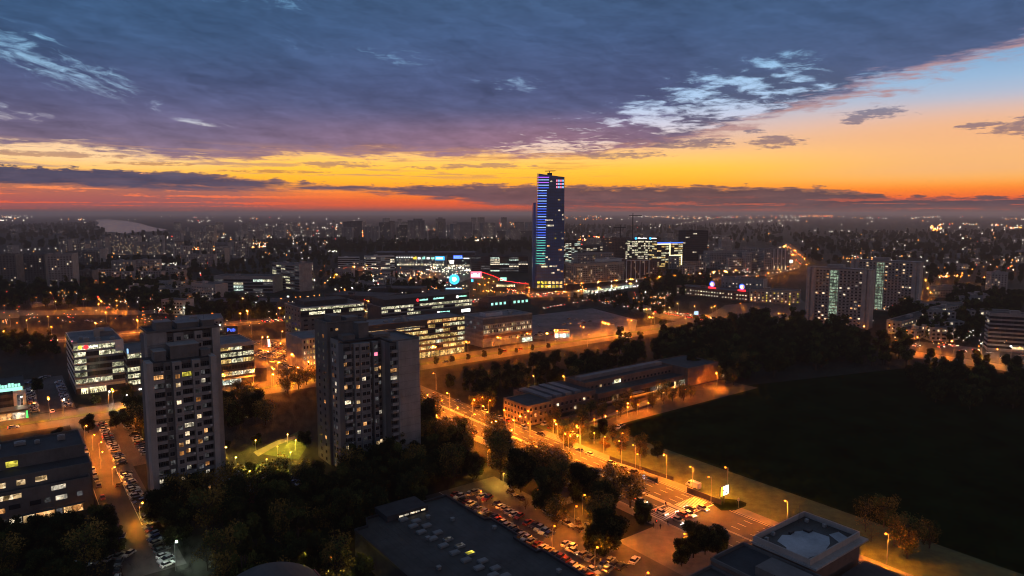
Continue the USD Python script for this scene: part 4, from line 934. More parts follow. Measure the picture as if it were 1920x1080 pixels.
# the two big slabs on the right
for i, (xl, yb, L, lab) in enumerate(((1510, 605, 53, 'nearer pale apartment slab on the right with a green lit stairwell'), (1592, 577, 64, 'farther pale apartment slab behind and right of the first, with a green lit stairwell'))):
    s_, t_ = st(xl, yb); D = 13; h = 50.5
    b = thing('apartment_slab', lab, 'apartment block', s_, t_, rot=-81)
    shell(b, L, D, h, 'concrete_pale', 'roof_bitumen', .8); F = Face('f', L, D)
    us = L * .44
    for u0, u1 in ((4.5, us - 4.2), (us + 4.2, L - 6)):
        punched(b, F, 1.2, 17, 2.88, rB, bay=2.9, ww=1.9, wh=1.3, p_lit=.16, mats=['lit_warm', 'lit_orange', 'lit_white', 'lit_warm', 'lit_dim'], u0=u0, u1=u1)
        m = MB()
        for k in range(17): F.box(m, u0, u1, .005, .12, 1.2 + k * 2.88 - .1, 1.2 + k * 2.88 + .35)
        m.stuff(b, 'floor_band', 'concrete_dark')
    for k in range(17):
        for q in range(2): F.box(MB(), us - 3.4 + q * 2.8, us - .9 + q * 2.8, .02, .2, 1.3 + k * 2.88, 3.5 + k * 2.88).put(b, 'stair_window', 'lit_stair')
        F.box(MB(), us + 2.4, us + 3.6, .02, .2, 1.3 + k * 2.88, 3.6 + k * 2.88).put(b, 'stair_window', 'lit_stair')
    for u, w in ((-.3, 3.0), (4.3, 3.0), (L - 6.2, 3.6), (L - 1.6, 2.2)): F.box(MB(), u, u + w, .13, 1.2, 0, h + .9).put(b, 'pier', 'concrete_pale')
    punched(b, Face('l', L, D), 1.2, 17, 2.88, rB, bay=4, p_lit=.08)
    MB().box(-.6, L + .6, -.6, D + .6, h + .802, h + 1.3).put(b, 'roof_edge', 'roof_grey'); MB().box(L * .3, L * .55, 3, 10, h + 1.3, h + 4).put(b, 'lift_house', 'concrete')
flats('apartment_block', 'grey apartment slab at the right edge above the park street', 'apartment block', 1851, 657, 1990, 588, 13, -62, 'concrete', ribbonp=.10, rmats=('lit_warm', 'lit_white'), fh=3.1)
flats('apartment_block', 'plain pale block end at the right edge beyond the dark trees', 'apartment block', 1856, 545, 1888, 511, 14, -50, 'concrete_pale', .05)
flats('terrace_row', 'long low row of flats with a sloping front line right of the slabs', 'apartment block', 1690, 628, 1765, 604, 12, 5, 'concrete', .3)
flats('block', 'low pale block lit orange between the slabs and the right edge', 'building', 1757, 558, 1806, 538, 14, -30, 'render_beige', .05)
# store with two round roof signs, offices beside
b, L, h, F = flats('store_building', 'long store with rows of white windows and two round roof signs on red bases', 'store', 1268, 551, 1402, 536, 26, -86, 'brick_brown', .85, mats=['lit_white', 'lit_white', 'lit_shop'], bay=3.6, fh=4.2)
for u in (.52, .92):
    F.box(MB(), L * u - 4.5, L * u + 5, .2, 1.2, h + 1, h + 3.0).put(b, 'sign_base', 'sign_red'); disc(b, F, L * u, h + 6.2, 3.4, 'sign_blue', .2, 'sign_rim'); disc(b, F, L * u + .6, h + 6.0, 2.4, 'sign_orange', .5, 'sign_face'); disc(b, F, L * u - .1, h + 6.0, 1.7, 'sign_white', .8, 'sign_face')
flats('office_building', 'grey office with small white windows behind the store with round signs', 'office', 1352, 545, 1430, 521, 24, -70, 'concrete', .55, mats=['lit_white'], bay=4, fh=4)
flats('office_building', 'low lit office right of the store by the slip road', 'office', 1404, 566, 1500, 543, 20, -60, 'render_beige', .5, mats=['lit_warm', 'lit_yellow', 'lit_white'], bay=4)
# station-like glass hall on the bridge
b, L, h = at_px('station_canopy', 'long low greenish glass station hall lit white beside the bridge, under the beige blocks', 'station', 1108, 552, 1202, 540, 14, 12)
MB().box(0, L, 0, 12, 0, .4).put(b, 'platform', 'panel_grey'); MB().box(-1, L + 1, -1, 13, 5, 5.4).put(b, 'roof', 'glass_green'); MB().box(.5, L - .5, 11, 11.3, .4, 5).put(b, 'back_glass', 'lit_cool')
for k in range(12): MB().box(L * k / 12 + .6, L * (k + .55) / 12, .2, .5, 1.0, 2.2).put(b, 'lit_panel', 'sign_white' if k % 3 else 'lit_cool'); MB().box(L * k / 12, L * k / 12 + .3, .6, .9, .4, 5).put(b, 'post', 'metal_grey')
# the shopping belt left of the tower
b, L, h, F = flats('store_building', 'wide white lit store with a row of yellow, white and cyan signs along its top', 'store', 742, 498, 835, 481, 40, -37, 'panel_grey', .8, mats=['lit_white', 'lit_cool'], bay=5, fh=4.4)
for k in range(5): letters(b, F, L * (.36 + .09 * k), h - 5, L * .07, 5.0, ['sign_yellow', 'sign_white', 'sign_green', 'sign_white', 'sign_green'][k], 1.0)
F.box(MB(), L * .80, L * .985, .3, .9, h - 7, h + .5).put(b, 'sign_panel', 'sign_cyan'); letters(b, F, L * .82, h - 5, L * .14, 4.6, 'sign_white', 1.0)
for k in range(7): F.box(MB(), L * (.02 + .05 * k), L * (.02 + .05 * k) + 2, .3, 1.3, h - 2, h - .6).put(b, 'floodlight', 'sign_white')
for k in range(16): F.box(MB(), L * (.03 + .06 * k), L * (.03 + .06 * k) + 4.2, .2, .5, .6, 3.6).put(b, 'shop_window', 'lit_white' if k % 4 else 'lit_shop')
b, L, h, F = flats('store_building', 'store with a blue RODA sign above a white lit entrance', 'store', 838, 500, 882, 485, 36, -37, 'panel_dark', .35, mats=['lit_cool', 'lit_white'], bay=5, fh=4.4)
F.box(MB(), L * .28, L * .66, .3, .8, h - .5, h + 6.5).put(b, 'sign_panel', 'sign_blue'); text_on(b, F, L * .30, h + .8, 'RODA', 4.2, 'led_ice', .9, label='blue sign reading RODA'); F.box(MB(), L * .12, L * .3, .3, .8, h - 9, h - 3).put(b, 'sign_panel', 'sign_white'); F.box(MB(), L * .72, L * .95, .3, 1.0, h - .5, h + 1.4).put(b, 'floodlight', 'sign_white')
for k in range(8): F.box(MB(), L * (.03 + .12 * k), L * (.03 + .12 * k) + 4, .2, .5, .6, 3.6).put(b, 'shop_window', 'lit_white')
flats('office_building', 'dark glass office with cold lit floors left of the blue tower', 'office', 884, 511, 990, 481, 26, -37, 'panel_dark', ribbonp=[.5, .7, .35, .4, .25, .3, .2], rmats=('lit_cool', 'lit_white', 'lit_dim'), fh=3.6)
flats('office_building', 'white office with six horizontal bands left of the store signs', 'office', 688, 507, 740, 481, 18, -12, 'panel_white', ribbonp=.25, rmats=('lit_dim', 'lit_white'), fh=3.6)
flats('office_building', 'pale banded office left of the white office', 'office', 634, 499, 674, 483, 18, -25, 'panel_white', ribbonp=.06, rmats=('lit_dim',), fh=3.6)
flats('exhibition_hall', 'very long low grey roof behind the stores', 'hall', 700, 487, 890, 474, 60, -37, 'panel_dark', .02, roof='roof_grey')
flats('office_building', 'office with yellowish lit bands at left of the middle, stepped front', 'office', 512, 541, 562, 493, 20, -75, 'concrete', ribbonp=.55, rmats=('lit_office', 'lit_dim'), fh=3.5)
flats('office_building', 'right wing of the yellowish lit office beyond its stair tower', 'office', 562, 545, 588, 494, 20, 0, 'concrete', ribbonp=.5, rmats=('lit_office',), fh=3.5)
flats('office_building', 'long dark roofed office with cold lit bands behind the left tower', 'office', 402, 548, 512, 518, 30, -42, 'panel_grey', ribbonp=.45, rmats=('lit_office', 'lit_cool', 'lit_dim'), fh=4, roof='roof_bitumen')
flats('office_building', 'pale gabled office with small lit windows left of the long dark roofed office', 'office', 360, 560, 405, 530, 16, -70, 'concrete_pale', .35, mats=['lit_white', 'lit_dim'])
flats('warehouse', 'large dark flat warehouse with a lit strip behind the sign office', 'warehouse', 610, 572, 720, 553, 40, -55, 'panel_dark', .06, roof='roof_bitumen')
flats('warehouse', 'dark warehouse below the shopping car park', 'warehouse', 690, 556, 790, 541, 34, -42, 'panel_dark', .04, roof='roof_bitumen')
flats('warehouse', 'dark warehouse roof right of the first, in front of the round blue sign', 'warehouse', 800, 566, 880, 549, 30, -35, 'panel_dark', .05, roof='roof_bitumen')
flats('garage_hall', 'dark long garage roof behind the left office car park', 'hall', 380, 580, 520, 567, 40, -37, 'panel_dark', .03, roof='roof_bitumen')
flats('garage_hall', 'dark roofed hall below the long office at centre left', 'hall', 545, 603, 640, 586, 30, -20, 'panel_dark', .03, roof='roof_bitumen')
flats('office_building', 'grey roofed low building behind the left tower with a bright lamp', 'office', 330, 628, 420, 604, 34, -10, 'panel_grey', .08, roof='roof_grey')
b, L, h = at_px('blue_sign_board', 'blue letter sign on a dark roof edge just right of the left tower', 'sign', 424, 633, 446, 612, 4, -20)
MB().box(0, L, 0, 1.0, 0, h).put(b, 'backing', 'metal_dark'); text_on(b, Face('f', L, 1), L * .08, h - 4.2, 'Pub', 2.6, 'sign_blue', .3, label='blue lettering ending in Pub')
# big round blue sign, red sign, small screens
s_, t_ = st(852, 546); b = thing('round_sign', 'big round blue lit sign with a white centre on a mast below the stores', 'sign', s_, t_, rot=-37)
MB().tube([(0, 1, 0), (0, 1, 9)], .7, 6).put(b, 'mast', 'metal_dark'); Fz = Face('f', 1, 1)
disc(b, Fz, 0, 15.5, 6.6, 'sign_cyan', 0, 'disc', k=28, th=.8); disc(b, Fz, 0, 15.7, 2.9, 'sign_white', .9, 'disc_centre', k=20); MB().box(-11, 10, -1.6, -.9, 1.5, 4.4).put(b, 'base_panel', 'led_ice')
s_, t_ = st(893, 546); b = thing('red_sign', 'pink and white sign on a tall mast with a red light line running right', 'sign', s_, t_, rot=-37)
MB().tube([(0, 1, 0), (0, 1, 14)], .8, 6).put(b, 'mast', 'metal_dark'); MB().box(-7, 7, -.4, .4, 17, 25.5).put(b, 'panel', 'sign_pink'); letters(b, Fz, -6, 19, 12, 4.0, 'sign_white', .45)
MB().tube([(7, 0, 25), (22, 0, 20), (36, 0, 13.5), (66, 0, 9.5)], .35, 4).put(b, 'light_line', 'sign_red'); MB().box(-6.5, -3.8, -.3, .3, 12, 15.6).put(b, 'small_panel', 'sign_cyan'); MB().box(20, 64, 1, 22, 0, 8.8).put(b, 'hall', 'panel_dark'); MB().box(26, 50, .7, .99, 6, 8.4).put(b, 'lit_strip', 'lit_shop')
for xl, yb, w, hh, mt, lab in ((944, 532, 9, 5, 'sign_green', 'greenish white lit screen left of the blue tower'), (980, 545, 6, 4.6, 'sign_cyan', 'small blue and white screen at the left foot of the blue tower'), (505, 660, 1.4, 5.5, 'sign_white', 'tall white lit totem sign in the orange car park'), (1305, 598, 4, 3.4, 'led_ice', 'small white screen beside the junction traffic'), (1481, 497, 9, 6, 'sign_white', 'white screen by the orange avenue'), (1463, 556, 12, 3, 'sign_green', 'greenish lit shop sign beside the right junction')):
    s_, t_ = st(xl, yb); b = thing('lit_screen', lab, 'sign', s_, t_, rot=-37); MB().box(-.25, .25, -.2, .2, 0, 4).put(b, 'post', 'metal_dark'); MB().box(-w / 2, w / 2, -.25, .25, 4.01, 4 + hh).put(b, 'screen', mt)
# white-lit kiosk on the gravel lot, small buildings
b, L, h, F = flats('filling_kiosk', 'small white lit kiosk at the edge of the grey gravel lot', 'kiosk', 1040, 633, 1068, 622, 9, -37, 'panel_white', .0)
for k in range(4): F.box(MB(), L * k / 4 + .3, L * (k + 1) / 4 - .2, .01, .3, .3, 3.2).put(b, 'shop_window', 'lit_cool' if k % 2 else 'sign_white')
# tower cranes
for xl, yb, yt, xa, xb, lab in ((1162, 496, 427, 1150, 1172, 'thin dark tower crane over the unfinished block'), (1185, 492, 405, 1178, 1202, 'second thin dark tower crane, taller and to the right')):
    s_, t_ = st(xl, yb); X, Y = ground_at(xl, yb); b_ = -(yt - 540) / FPX; h = CAM_H + Y * (-math.sin(PITCH) + b_ * math.cos(PITCH)) / (math.cos(PITCH) + b_ * math.sin(PITCH)); k = Y / FPX
    b = thing('tower_crane', lab, 'crane', s_, t_, rot=-37); MB().box(-.8, .8, -.8, .8, 0, h).put(b, 'mast', 'metal_dark'); MB().box((xa - xl) * k, (xb - xl) * k, -.6, .6, h, h + 1.4).put(b, 'jib', 'metal_dark'); MB().box(-.5, .5, -.5, .5, h + 1.4, h + 6).put(b, 'mast_head', 'metal_dark')

# --- housing far off: block after block
G1 = 'apartment blocks of the far left housing estate'; G2 = 'apartment blocks on the distant skyline left of the tower'; G3 = 'low buildings of the distant plain'


def estate(n, poly, hr, Lr, Dr, label, group, seed, p=.16, walls=('concrete', 'concrete_pale', 'render_beige', 'concrete'), mats=('lit_white', 'lit_warm', 'lit_white', 'lit_dim'), gap=1.0):
    r = random.Random(seed); P = sg.Polygon(poly); x0, y0, x1, y1 = P.bounds; got = []; tries = 0
    while len(got) < n and tries < n * 60:
        tries += 1; px, py = r.uniform(x0, x1), r.uniform(y0, y1)
        if not P.contains(sg.Point(px, py)): continue
        s_, t_ = st(px, py); L, D, h = r.uniform(*Lr), r.uniform(*Dr), r.uniform(*hr)
        if any(abs(a - px) * 1.0 < 13 * gap and abs(c - py) < 5 * gap for a, c in got): continue
        got.append((px, py)); wall = r.choice(walls)
        b = thing('apartment_block', label, 'apartment block', s_, t_, rot=r.choice([-37, -25, -55, 0, -45]), group=group)
        shell(b, L, D, h, wall, 'roof_bitumen', .6); fl = max(1, int(h / 3.0)); bay = 3.4 if py > 470 else 4.4
        punched(b, Face('f', L, D), .6, fl, 3.0, r, bay=bay, ww=1.9, wh=1.6, p_lit=p, mats=list(mats)); punched(b, Face('l', L, D), .6, fl, 3.0, r, bay=bay + 1, ww=1.9, wh=1.6, p_lit=p, mats=list(mats))
        if r.random() < .6: MB().box(L * .3, L * .3 + 4, D * .2, D * .2 + 4, h + .1, h + 2.6).put(b, 'lift_house', wall)


for xl, yb, xr, yt, D, p in ((2, 546, 34, 478, 18, .12), (30, 540, 88, 479, 16, .16), (92, 547, 140, 477, 20, .14), (210, 512, 250, 489, 16, .2), (255, 514, 300, 488, 16, .15), (340, 500, 402, 478, 16, .16), (212, 478, 252, 453, 20, .4), (252, 478, 306, 455, 22, .4), (125, 500, 180, 472, 18, .2), (148, 540, 175, 508, 16, .1), (620, 520, 660, 505, 14, .05)):
    flats('apartment_block', f'housing block {"with bright bands beyond the estate" if p > .3 else "of grey concrete in the left estate"}', 'apartment block', xl, yb, xr, yt, D, -30 + rB.uniform(-20, 10), rB.choice(['concrete', 'concrete_dark', 'concrete']), p, group=G1 if p < .3 else 'blocks with bright bands beyond the left estate', mats=['lit_white', 'lit_warm', 'lit_dim', 'lit_orange'])
estate(34, [(0, 468), (330, 440), (470, 440), (470, 500), (330, 505), (140, 500), (0, 478)], (18, 44), (14, 46), (12, 18), 'grey concrete apartment block in the distant housing estate at left', G1, 3)
estate(30, [(320, 432), (500, 424), (690, 424), (690, 452), (500, 458), (320, 450)], (22, 50), (14, 44), (12, 20), 'small pale apartment block on the distant skyline left of centre', G2, 4, p=.12)
estate(44, [(640, 446), (720, 420), (800, 418), (960, 426), (990, 440), (990, 452), (860, 460), (640, 458)], (30, 78), (24, 64), (16, 26), 'tall dark apartment block in the dense cluster left of the blue tower', G2, 5, p=.07, walls=('concrete_dark', 'concrete_dark', 'concrete'))
estate(26, [(1060, 470), (1120, 440), (1400, 446), (1420, 500), (1330, 520), (1260, 515), (1240, 480)], (8, 24), (16, 50), (12, 24), 'low distant building behind the offices right of the blue tower', G3, 6, p=.15)
estate(30, [(1480, 440), (1920, 440), (1920, 500), (1760, 520), (1720, 500), (1560, 480)], (6, 14), (12, 40), (10, 16), 'low house among the dark trees on the right plain', 'low houses among the trees on the right', 7, p=.2, mats=('lit_white', 'lit_orange'))
estate(18, [(150, 520), (360, 500), (380, 560), (300, 590), (190, 560)], (6, 16), (14, 36), (10, 18), 'low building among the trees of the left middle ground', 'low buildings among the trees at left', 8, p=.16)
estate(14, [(600, 500), (760, 505), (840, 535), (700, 545), (600, 540)], (5, 12), (16, 40), (12, 24), 'low dark building below the shopping belt', 'low dark buildings below the shopping belt', 9, p=.16)
estate(14, [(1690, 560), (1850, 560), (1850, 640), (1740, 650), (1660, 640)], (6, 16), (14, 40), (10, 16), 'low building among dark trees beside the park street', 'low buildings beside the park street', 10, p=.22)
estate(30, [(0, 420), (170, 424), (300, 440), (600, 415), (960, 412), (960, 418), (600, 426), (300, 445), (0, 448)], (6, 20), (20, 80), (14, 30), 'tiny low block on the hazy plain at the horizon', 'tiny blocks on the hazy plain', 12, p=.08)

# ------------------------------------------------------------------ models that are copied
def model(name): return stage.CreateClassPrim('/World/' + name)


def copy_of(mod, name, label, cat, s, t, z=0.0, rot=0.0, group=None, scale=None):
    p = thing(name, label, cat, s, t, z, rot, group, None, scale)
    p.GetReferences().AddInternalReference(mod.GetPath()); p.SetInstanceable(True)
    return p


def tree_model(name, seed, H, R, leaf, nleaf, lsize, shape='round', sparse=0.0):
    r = np.random.default_rng(seed); m = model(name); tr = MB()
    th0 = H * (.18 if shape != 'tall' else .1); lean = r.normal(0, .02 * H, 2)
    top = np.array([lean[0], lean[1], H * .82]); tr.tube([(0, 0, -.2), (lean[0] * .3, lean[1] * .3, th0), tuple(top * [.7, .7, .62]), tuple(top)], [.024 * H, .018 * H, .011 * H, .003 * H], 6)
    blobs = []
    for k in range(9 if shape != 'tall' else 12):
        a = k * 2.4 + r.uniform(-.4, .4); zf = r.uniform(.30, .92); rr = R * (math.sin(math.pi * min(1, max(.12, (zf - .12) / .95))) ** .7) * r.uniform(.45, .85)
        if shape == 'tall': rr *= .8
        c = np.array([rr * math.cos(a), rr * math.sin(a), H * zf]); blobs.append((c, R * r.uniform(.30, .52)))
        st0 = np.array([lean[0] * zf * .6, lean[1] * zf * .6, H * max(.14, zf - .24)]); mid = (st0 + c) / 2 + r.normal(0, .03 * H, 3); tr.tube([st0, mid, c], [.010 * H, .006 * H, .002 * H], 4)
        for _ in range(3 if sparse else 1): e = c + r.normal(0, R * .30, 3); tr.tube([mid, (mid + e) / 2 + r.normal(0, .02 * H, 3), e], [.005 * H, .003 * H, .001 * H], 3)
    tr.put(m, 'trunk', 'bark')
    w = np.array([b[1] ** 2 for b in blobs]); pick = r.choice(len(blobs), nleaf, p=w / w.sum())
    c = np.array([blobs[k][0] for k in pick]); rad = np.array([blobs[k][1] for k in pick])
    d = r.normal(size=(nleaf, 3)); d /= np.linalg.norm(d, axis=1, keepdims=True); p = c + d * (rad * r.uniform(.35, 1.0, nleaf) ** .6)[:, None]; p[:, 2] = np.maximum(p[:, 2], H * .1)
    a = r.normal(size=(nleaf, 3)); a /= np.linalg.norm(a, axis=1, keepdims=True); b = np.cross(a, r.normal(size=(nleaf, 3))); b /= np.linalg.norm(b, axis=1, keepdims=True)
    sz = (lsize * r.uniform(.6, 1.3, nleaf))[:, None]; q = np.stack([p - a * sz, p - b * sz * .55, p + a * sz, p + b * sz * .55], 1).reshape(-1, 3); i = np.arange(nleaf) * 4
    MB().add(q, np.vstack([np.c_[i, i + 1, i + 2], np.c_[i, i + 2, i + 3]])).put(m, 'crown', leaf)
    return m


TM = dict(round=[tree_model('round_tree_model', 1, 11, 4.6, 'leaf_dark', 2000, .40), tree_model('round_tree_model', 2, 13, 5.2, 'leaf_dark', 2100, .43), tree_model('round_tree_model', 3, 9, 4.0, 'leaf_green', 1700, .36), tree_model('round_tree_model', 4, 12, 4.4, 'leaf_green', 1900, .40)],
          tall=[tree_model('tall_tree_model', 5, 16, 3.0, 'leaf_dark', 2000, .40, 'tall'), tree_model('tall_tree_model', 6, 18, 3.6, 'leaf_green', 2200, .42, 'tall')],
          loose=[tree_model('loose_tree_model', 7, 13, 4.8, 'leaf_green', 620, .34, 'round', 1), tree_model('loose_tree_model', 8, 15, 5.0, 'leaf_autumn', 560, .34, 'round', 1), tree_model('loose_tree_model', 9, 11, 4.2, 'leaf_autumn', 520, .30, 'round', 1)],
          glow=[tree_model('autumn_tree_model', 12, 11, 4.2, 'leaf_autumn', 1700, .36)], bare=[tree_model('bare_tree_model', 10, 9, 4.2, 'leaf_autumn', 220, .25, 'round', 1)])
rv = random.Random(31); placed = []; NT = 0


def tree(px, py, kind, label, group=None, sc=1.0, name=None, by_st=False):
    s_, t_ = (px, py) if by_st else st(px, py)
    k = sc * rv.uniform(.8, 1.2)
    nm = name or {'round': 'leafy_tree', 'tall': 'tall_tree', 'loose': 'loose_tree', 'glow': 'autumn_tree', 'bare': 'bare_tree'}[kind]
    placed.append((s_, t_)); return copy_of(rv.choice(TM[kind]), nm, label, 'tree', s_, t_, 0, rv.uniform(0, 360), group, (k, k, k * rv.uniform(.9, 1.12)))


def grove(n, poly, kinds, label, group, gap=5.5, sc=1.0, st_poly=False):
    P = sg.Polygon(poly if st_poly else [st(*p) for p in poly]); x0, y0, x1, y1 = P.bounds; k = tries = 0
    while k < n and tries < n * 50:
        tries += 1; s_, t_ = rv.uniform(x0, x1), rv.uniform(y0, y1)
        if not P.contains(sg.Point(s_, t_)) or any((a - s_) ** 2 + (c - t_) ** 2 < gap * gap for a, c in placed): continue
        tree(s_, t_, rv.choice(kinds), label, group, sc, by_st=True); k += 1


grove(18, rect(136, 163, 146, 250), ['loose', 'loose', 'round'], 'dark tree in the strip between the supermarket car park and the boulevard', 'trees along the near side of the boulevard', 6.5, st_poly=True)
for px, py in ((1092, 935), (1122, 946), (1150, 950), (1182, 952), (1015, 905), (1050, 915), (985, 890), (955, 880), (930, 865)): tree(px, py, 'loose', 'tall thin leaved tree standing against the orange light of the boulevard', 'thin leaved trees against the boulevard light', 1.0)
for px, py, sc in ((1130, 975, .85), (1205, 985, .75), (1140, 1040, .95), (1118, 1046, .8)): tree(px, py, 'round', 'round dark tree beside the square at the supermarket car park', 'round trees around the square', sc)
for px, py in ((1300, 1046), (1322, 1040), (1345, 1046), (1278, 1062)): tree(px, py, 'round', 'dark tree at the foot of the lower right block', 'dark trees at the foot of the lower right block', .7)
grove(34, [(62, 190), (112, 190), (112, 208), (134, 208), (134, 224), (112, 226), (110, 236), (62, 236)], ['round', 'round', 'loose', 'tall'], 'dark tree of the dense grove below the middle tower', 'dense grove below the middle tower', 5.2, st_poly=True)
grove(15, rect(131, 160, 226, 330), ['loose', 'loose', 'round'], 'dark tree right of the middle tower toward the boulevard', 'trees right of the middle tower', 6, st_poly=True)
grove(17, [(40, 120), (68, 120), (68, 190), (62, 236), (62, 205), (40, 205)], ['round', 'loose', 'tall', 'bare'], 'dark tree in the unlit gardens between the two towers and the bottom edge', 'trees in the unlit gardens between the towers', 6.2, st_poly=True)
grove(20, rect(46, 98, 322, 372), ['round', 'round', 'loose'], 'dark tree of the garden between the two towers and the cross street', 'garden trees behind the two towers', 6.5, st_poly=True)
grove(12, rect(-25, 18, 192, 228), ['round', 'loose', 'bare'], 'dark tree in front of the terraced block at lower left', 'trees in front of the terraced block', 6, st_poly=True)
grove(10, rect(36, 60, 215, 244), ['round', 'loose'], 'dark tree at the foot of the left tower', 'trees at the foot of the left tower', 5, st_poly=True)
grove(40, rect(205, 330, 292, 345), ['round', 'round', 'loose'], 'dark tree of the belt between the cross street and the school', 'tree belt behind the school', 6, .62, st_poly=True)
grove(24, [(330, 255), (372, 230), (410, 290), (405, 335), (335, 340)], ['round', 'tall', 'loose'], 'dark tree at the far end of the school', 'trees at the far end of the school', 7, st_poly=True)
grove(58, [(1210, 668), (1330, 618), (1500, 612), (1690, 668), (1700, 690), (1560, 690), (1400, 730), (1330, 690)], ['round', 'round', 'tall'], 'dark tree of the park wood in front of the pale slabs', 'park wood in front of the pale slabs', 8, 1.1)
grove(24, [(1690, 706), (1930, 706), (1930, 790), (1740, 762)], ['round', 'round', 'tall'], 'almost black tree on the right side of the dark park', 'almost black trees on the right side of the park', 6, .8)
grove(10, [(1620, 960), (1780, 1030), (1700, 1050), (1615, 1010)], ['loose', 'bare'], 'thin tree behind the lower right block', 'thin trees behind the lower right block', 6, .8)
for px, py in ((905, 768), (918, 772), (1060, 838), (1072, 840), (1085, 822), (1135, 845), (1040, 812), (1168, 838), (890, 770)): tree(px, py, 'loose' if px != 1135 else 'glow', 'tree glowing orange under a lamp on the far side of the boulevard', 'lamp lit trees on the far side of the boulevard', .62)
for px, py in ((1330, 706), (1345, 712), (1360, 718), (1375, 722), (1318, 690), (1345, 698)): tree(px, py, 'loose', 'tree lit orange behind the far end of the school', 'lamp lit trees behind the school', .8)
for px in range(818, 1040, 30): tree(px, 684 - (px - 818) * .145, 'round', 'small round street tree on the verge of the cross street', 'small street trees on the cross street', .34)
for px, py in ((575, 722), (560, 730), (590, 716), (540, 738)): tree(px, py, 'loose', 'spreading street tree left of the middle tower at the car park corner', 'spreading trees at the car park corner', .9)
for px, py in ((218, 802), (166, 812), (238, 796), (110, 828), (70, 735), (180, 760), (240, 748)): tree(px, py, 'round', 'small dark tree along the cross street at left', 'small dark trees along the cross street at left', .55)
for px, py in ((1800, 678), (1830, 676), (1850, 680), (1885, 686), (1908, 690), (1745, 672)): tree(px, py, 'round', 'small street tree on the near side of the park street', 'small street trees on the park street', .5)
for px, py in ((430, 920), (447, 935), (415, 905)): tree(px, py, 'bare', 'bare branched tree in front of the lit red wall by the left tower', 'bare trees by the lit red wall', .9)
for px, py in ((565, 832), (575, 838), (530, 892), (470, 895), (482, 838), (425, 845), (606, 1030), (570, 1022)): tree(px, py, 'round', 'small garden tree near a park lamp', 'small garden trees near park lamps', .42)
tree(296, 998, 'round', 'small yellow lit bush tree at the foot of the left tower', None, .3)
grove(26, rect(42, 71, 100, 180), ['round', 'loose', 'bare', 'tall'], 'dark tree along the left side of the wide flat roof', 'trees left of the wide flat roof', 6, st_poly=True)
grove(22, rect(206, 300, 230, 243), ['loose', 'loose', 'bare'], 'tree in the lamp lit yard in front of the school', 'trees in the school yard', 6, .6, st_poly=True)
grove(14, rect(200, 214, 180, 240), ['loose', 'bare', 'round'], 'tree in the orange light between the boulevard and the meadow', 'trees between the boulevard and the meadow', 7, .55, st_poly=True)
grove(10, rect(134, 147, 146, 206), ['loose', 'round', 'round'], 'dark tree among the cars of the supermarket car park', 'trees among the supermarket cars', 7, .6)
for px, py in ((1040, 1003), (1022, 962), (985, 955), (960, 930), (1085, 1000)): tree(px, py, 'bare', 'bare little tree standing between rows of parked cars', 'bare trees between parked cars', .55)
print('trees', len(placed))
# the trees past counting: one object
pts, ids, sc, ro = [], [], [], []
rr = np.random.default_rng(77)


def mass(n, poly, scale=1.0, kinds=(0, 1, 2, 3, 4)):
    P = sg.Polygon([st(*p) for p in poly]); x0, y0, x1, y1 = P.bounds; k = 0; tries = 0
    while k < n and tries < n * 30:
        tries += 1; s_, t_ = rr.uniform(x0, x1), rr.uniform(y0, y1)
        if not P.contains(sg.Point(s_, t_)): continue
        x, y = xy(s_, t_); pts.append((x, y, -.1)); ids.append(int(rr.choice(kinds))); q = scale * rr.uniform(.7, 1.25); sc.append((q, q, q * rr.uniform(.85, 1.15))); a = rr.uniform(0, math.pi); ro.append((math.cos(a), 0, 0, math.sin(a))); k += 1


mass(150, [(0, 548), (100, 548), (250, 530), (330, 560), (330, 600), (200, 575), (0, 580)])
mass(60, [(0, 632), (110, 640), (115, 668), (0, 672)], .55)
mass(90, [(340, 560), (380, 560), (540, 585), (540, 600), (345, 606)], .8)
mass(120, [(590, 510), (840, 535), (830, 555), (700, 560), (600, 545)], .7)
mass(110, [(1060, 560), (1180, 555), (1260, 560), (1260, 592), (1200, 588), (1120, 570)], .5)
mass(150, [(1210, 525), (1340, 525), (1330, 545), (1260, 560), (1200, 555)], .8)
mass(160, [(1660, 590), (1920, 560), (1920, 590), (1850, 600), (1845, 650), (1740, 640)], .9)
mass(260, [(1500, 470), (1920, 460), (1920, 570), (1730, 580), (1720, 500), (1500, 495)], 1.0)
mass(400, [(1480, 440), (1920, 435), (1920, 470), (1500, 472)], 1.3)
mass(420, [(640, 455), (1000, 455), (1000, 478), (700, 478), (600, 472)], 1.2)
mass(320, [(0, 425), (175, 420), (200, 440), (320, 440), (300, 462), (0, 470)], 1.6)
mass(300, [(320, 455), (640, 452), (640, 500), (500, 505), (330, 480)], 1.0)
mass(260, [(0, 500), (330, 490), (520, 500), (500, 545), (300, 545), (0, 545)], .9)
mass(420, [(1060, 425), (1480, 425), (1480, 470), (1330, 470), (1060, 455)], 1.4)
mass(170, [(1215, 668), (1300, 640), (1500, 618), (1700, 672), (1640, 690), (1330, 676), (1240, 680)], .9)
mass(40, [(1700, 708), (1925, 706), (1925, 775), (1760, 750)], .7)
mass(90, [(812, 724), (1000, 694), (1180, 668), (1235, 676), (1000, 728), (900, 745)], .5)
mass(66, [(700, 850), (840, 830), (900, 900), (800, 930), (640, 960), (640, 900)], .7)
mass(26, [(430, 960), (640, 960), (700, 1000), (640, 1010), (560, 1000), (430, 1030)], .75)
mass(36, [(0, 1010), (200, 1000), (240, 1060), (0, 1080)], .6)
pi = UsdGeom.PointInstancer.Define(stage, '/World/tree_mass')
prots = [TM['round'][0], TM['round'][1], TM['round'][2], TM['tall'][0], TM['tall'][1]]
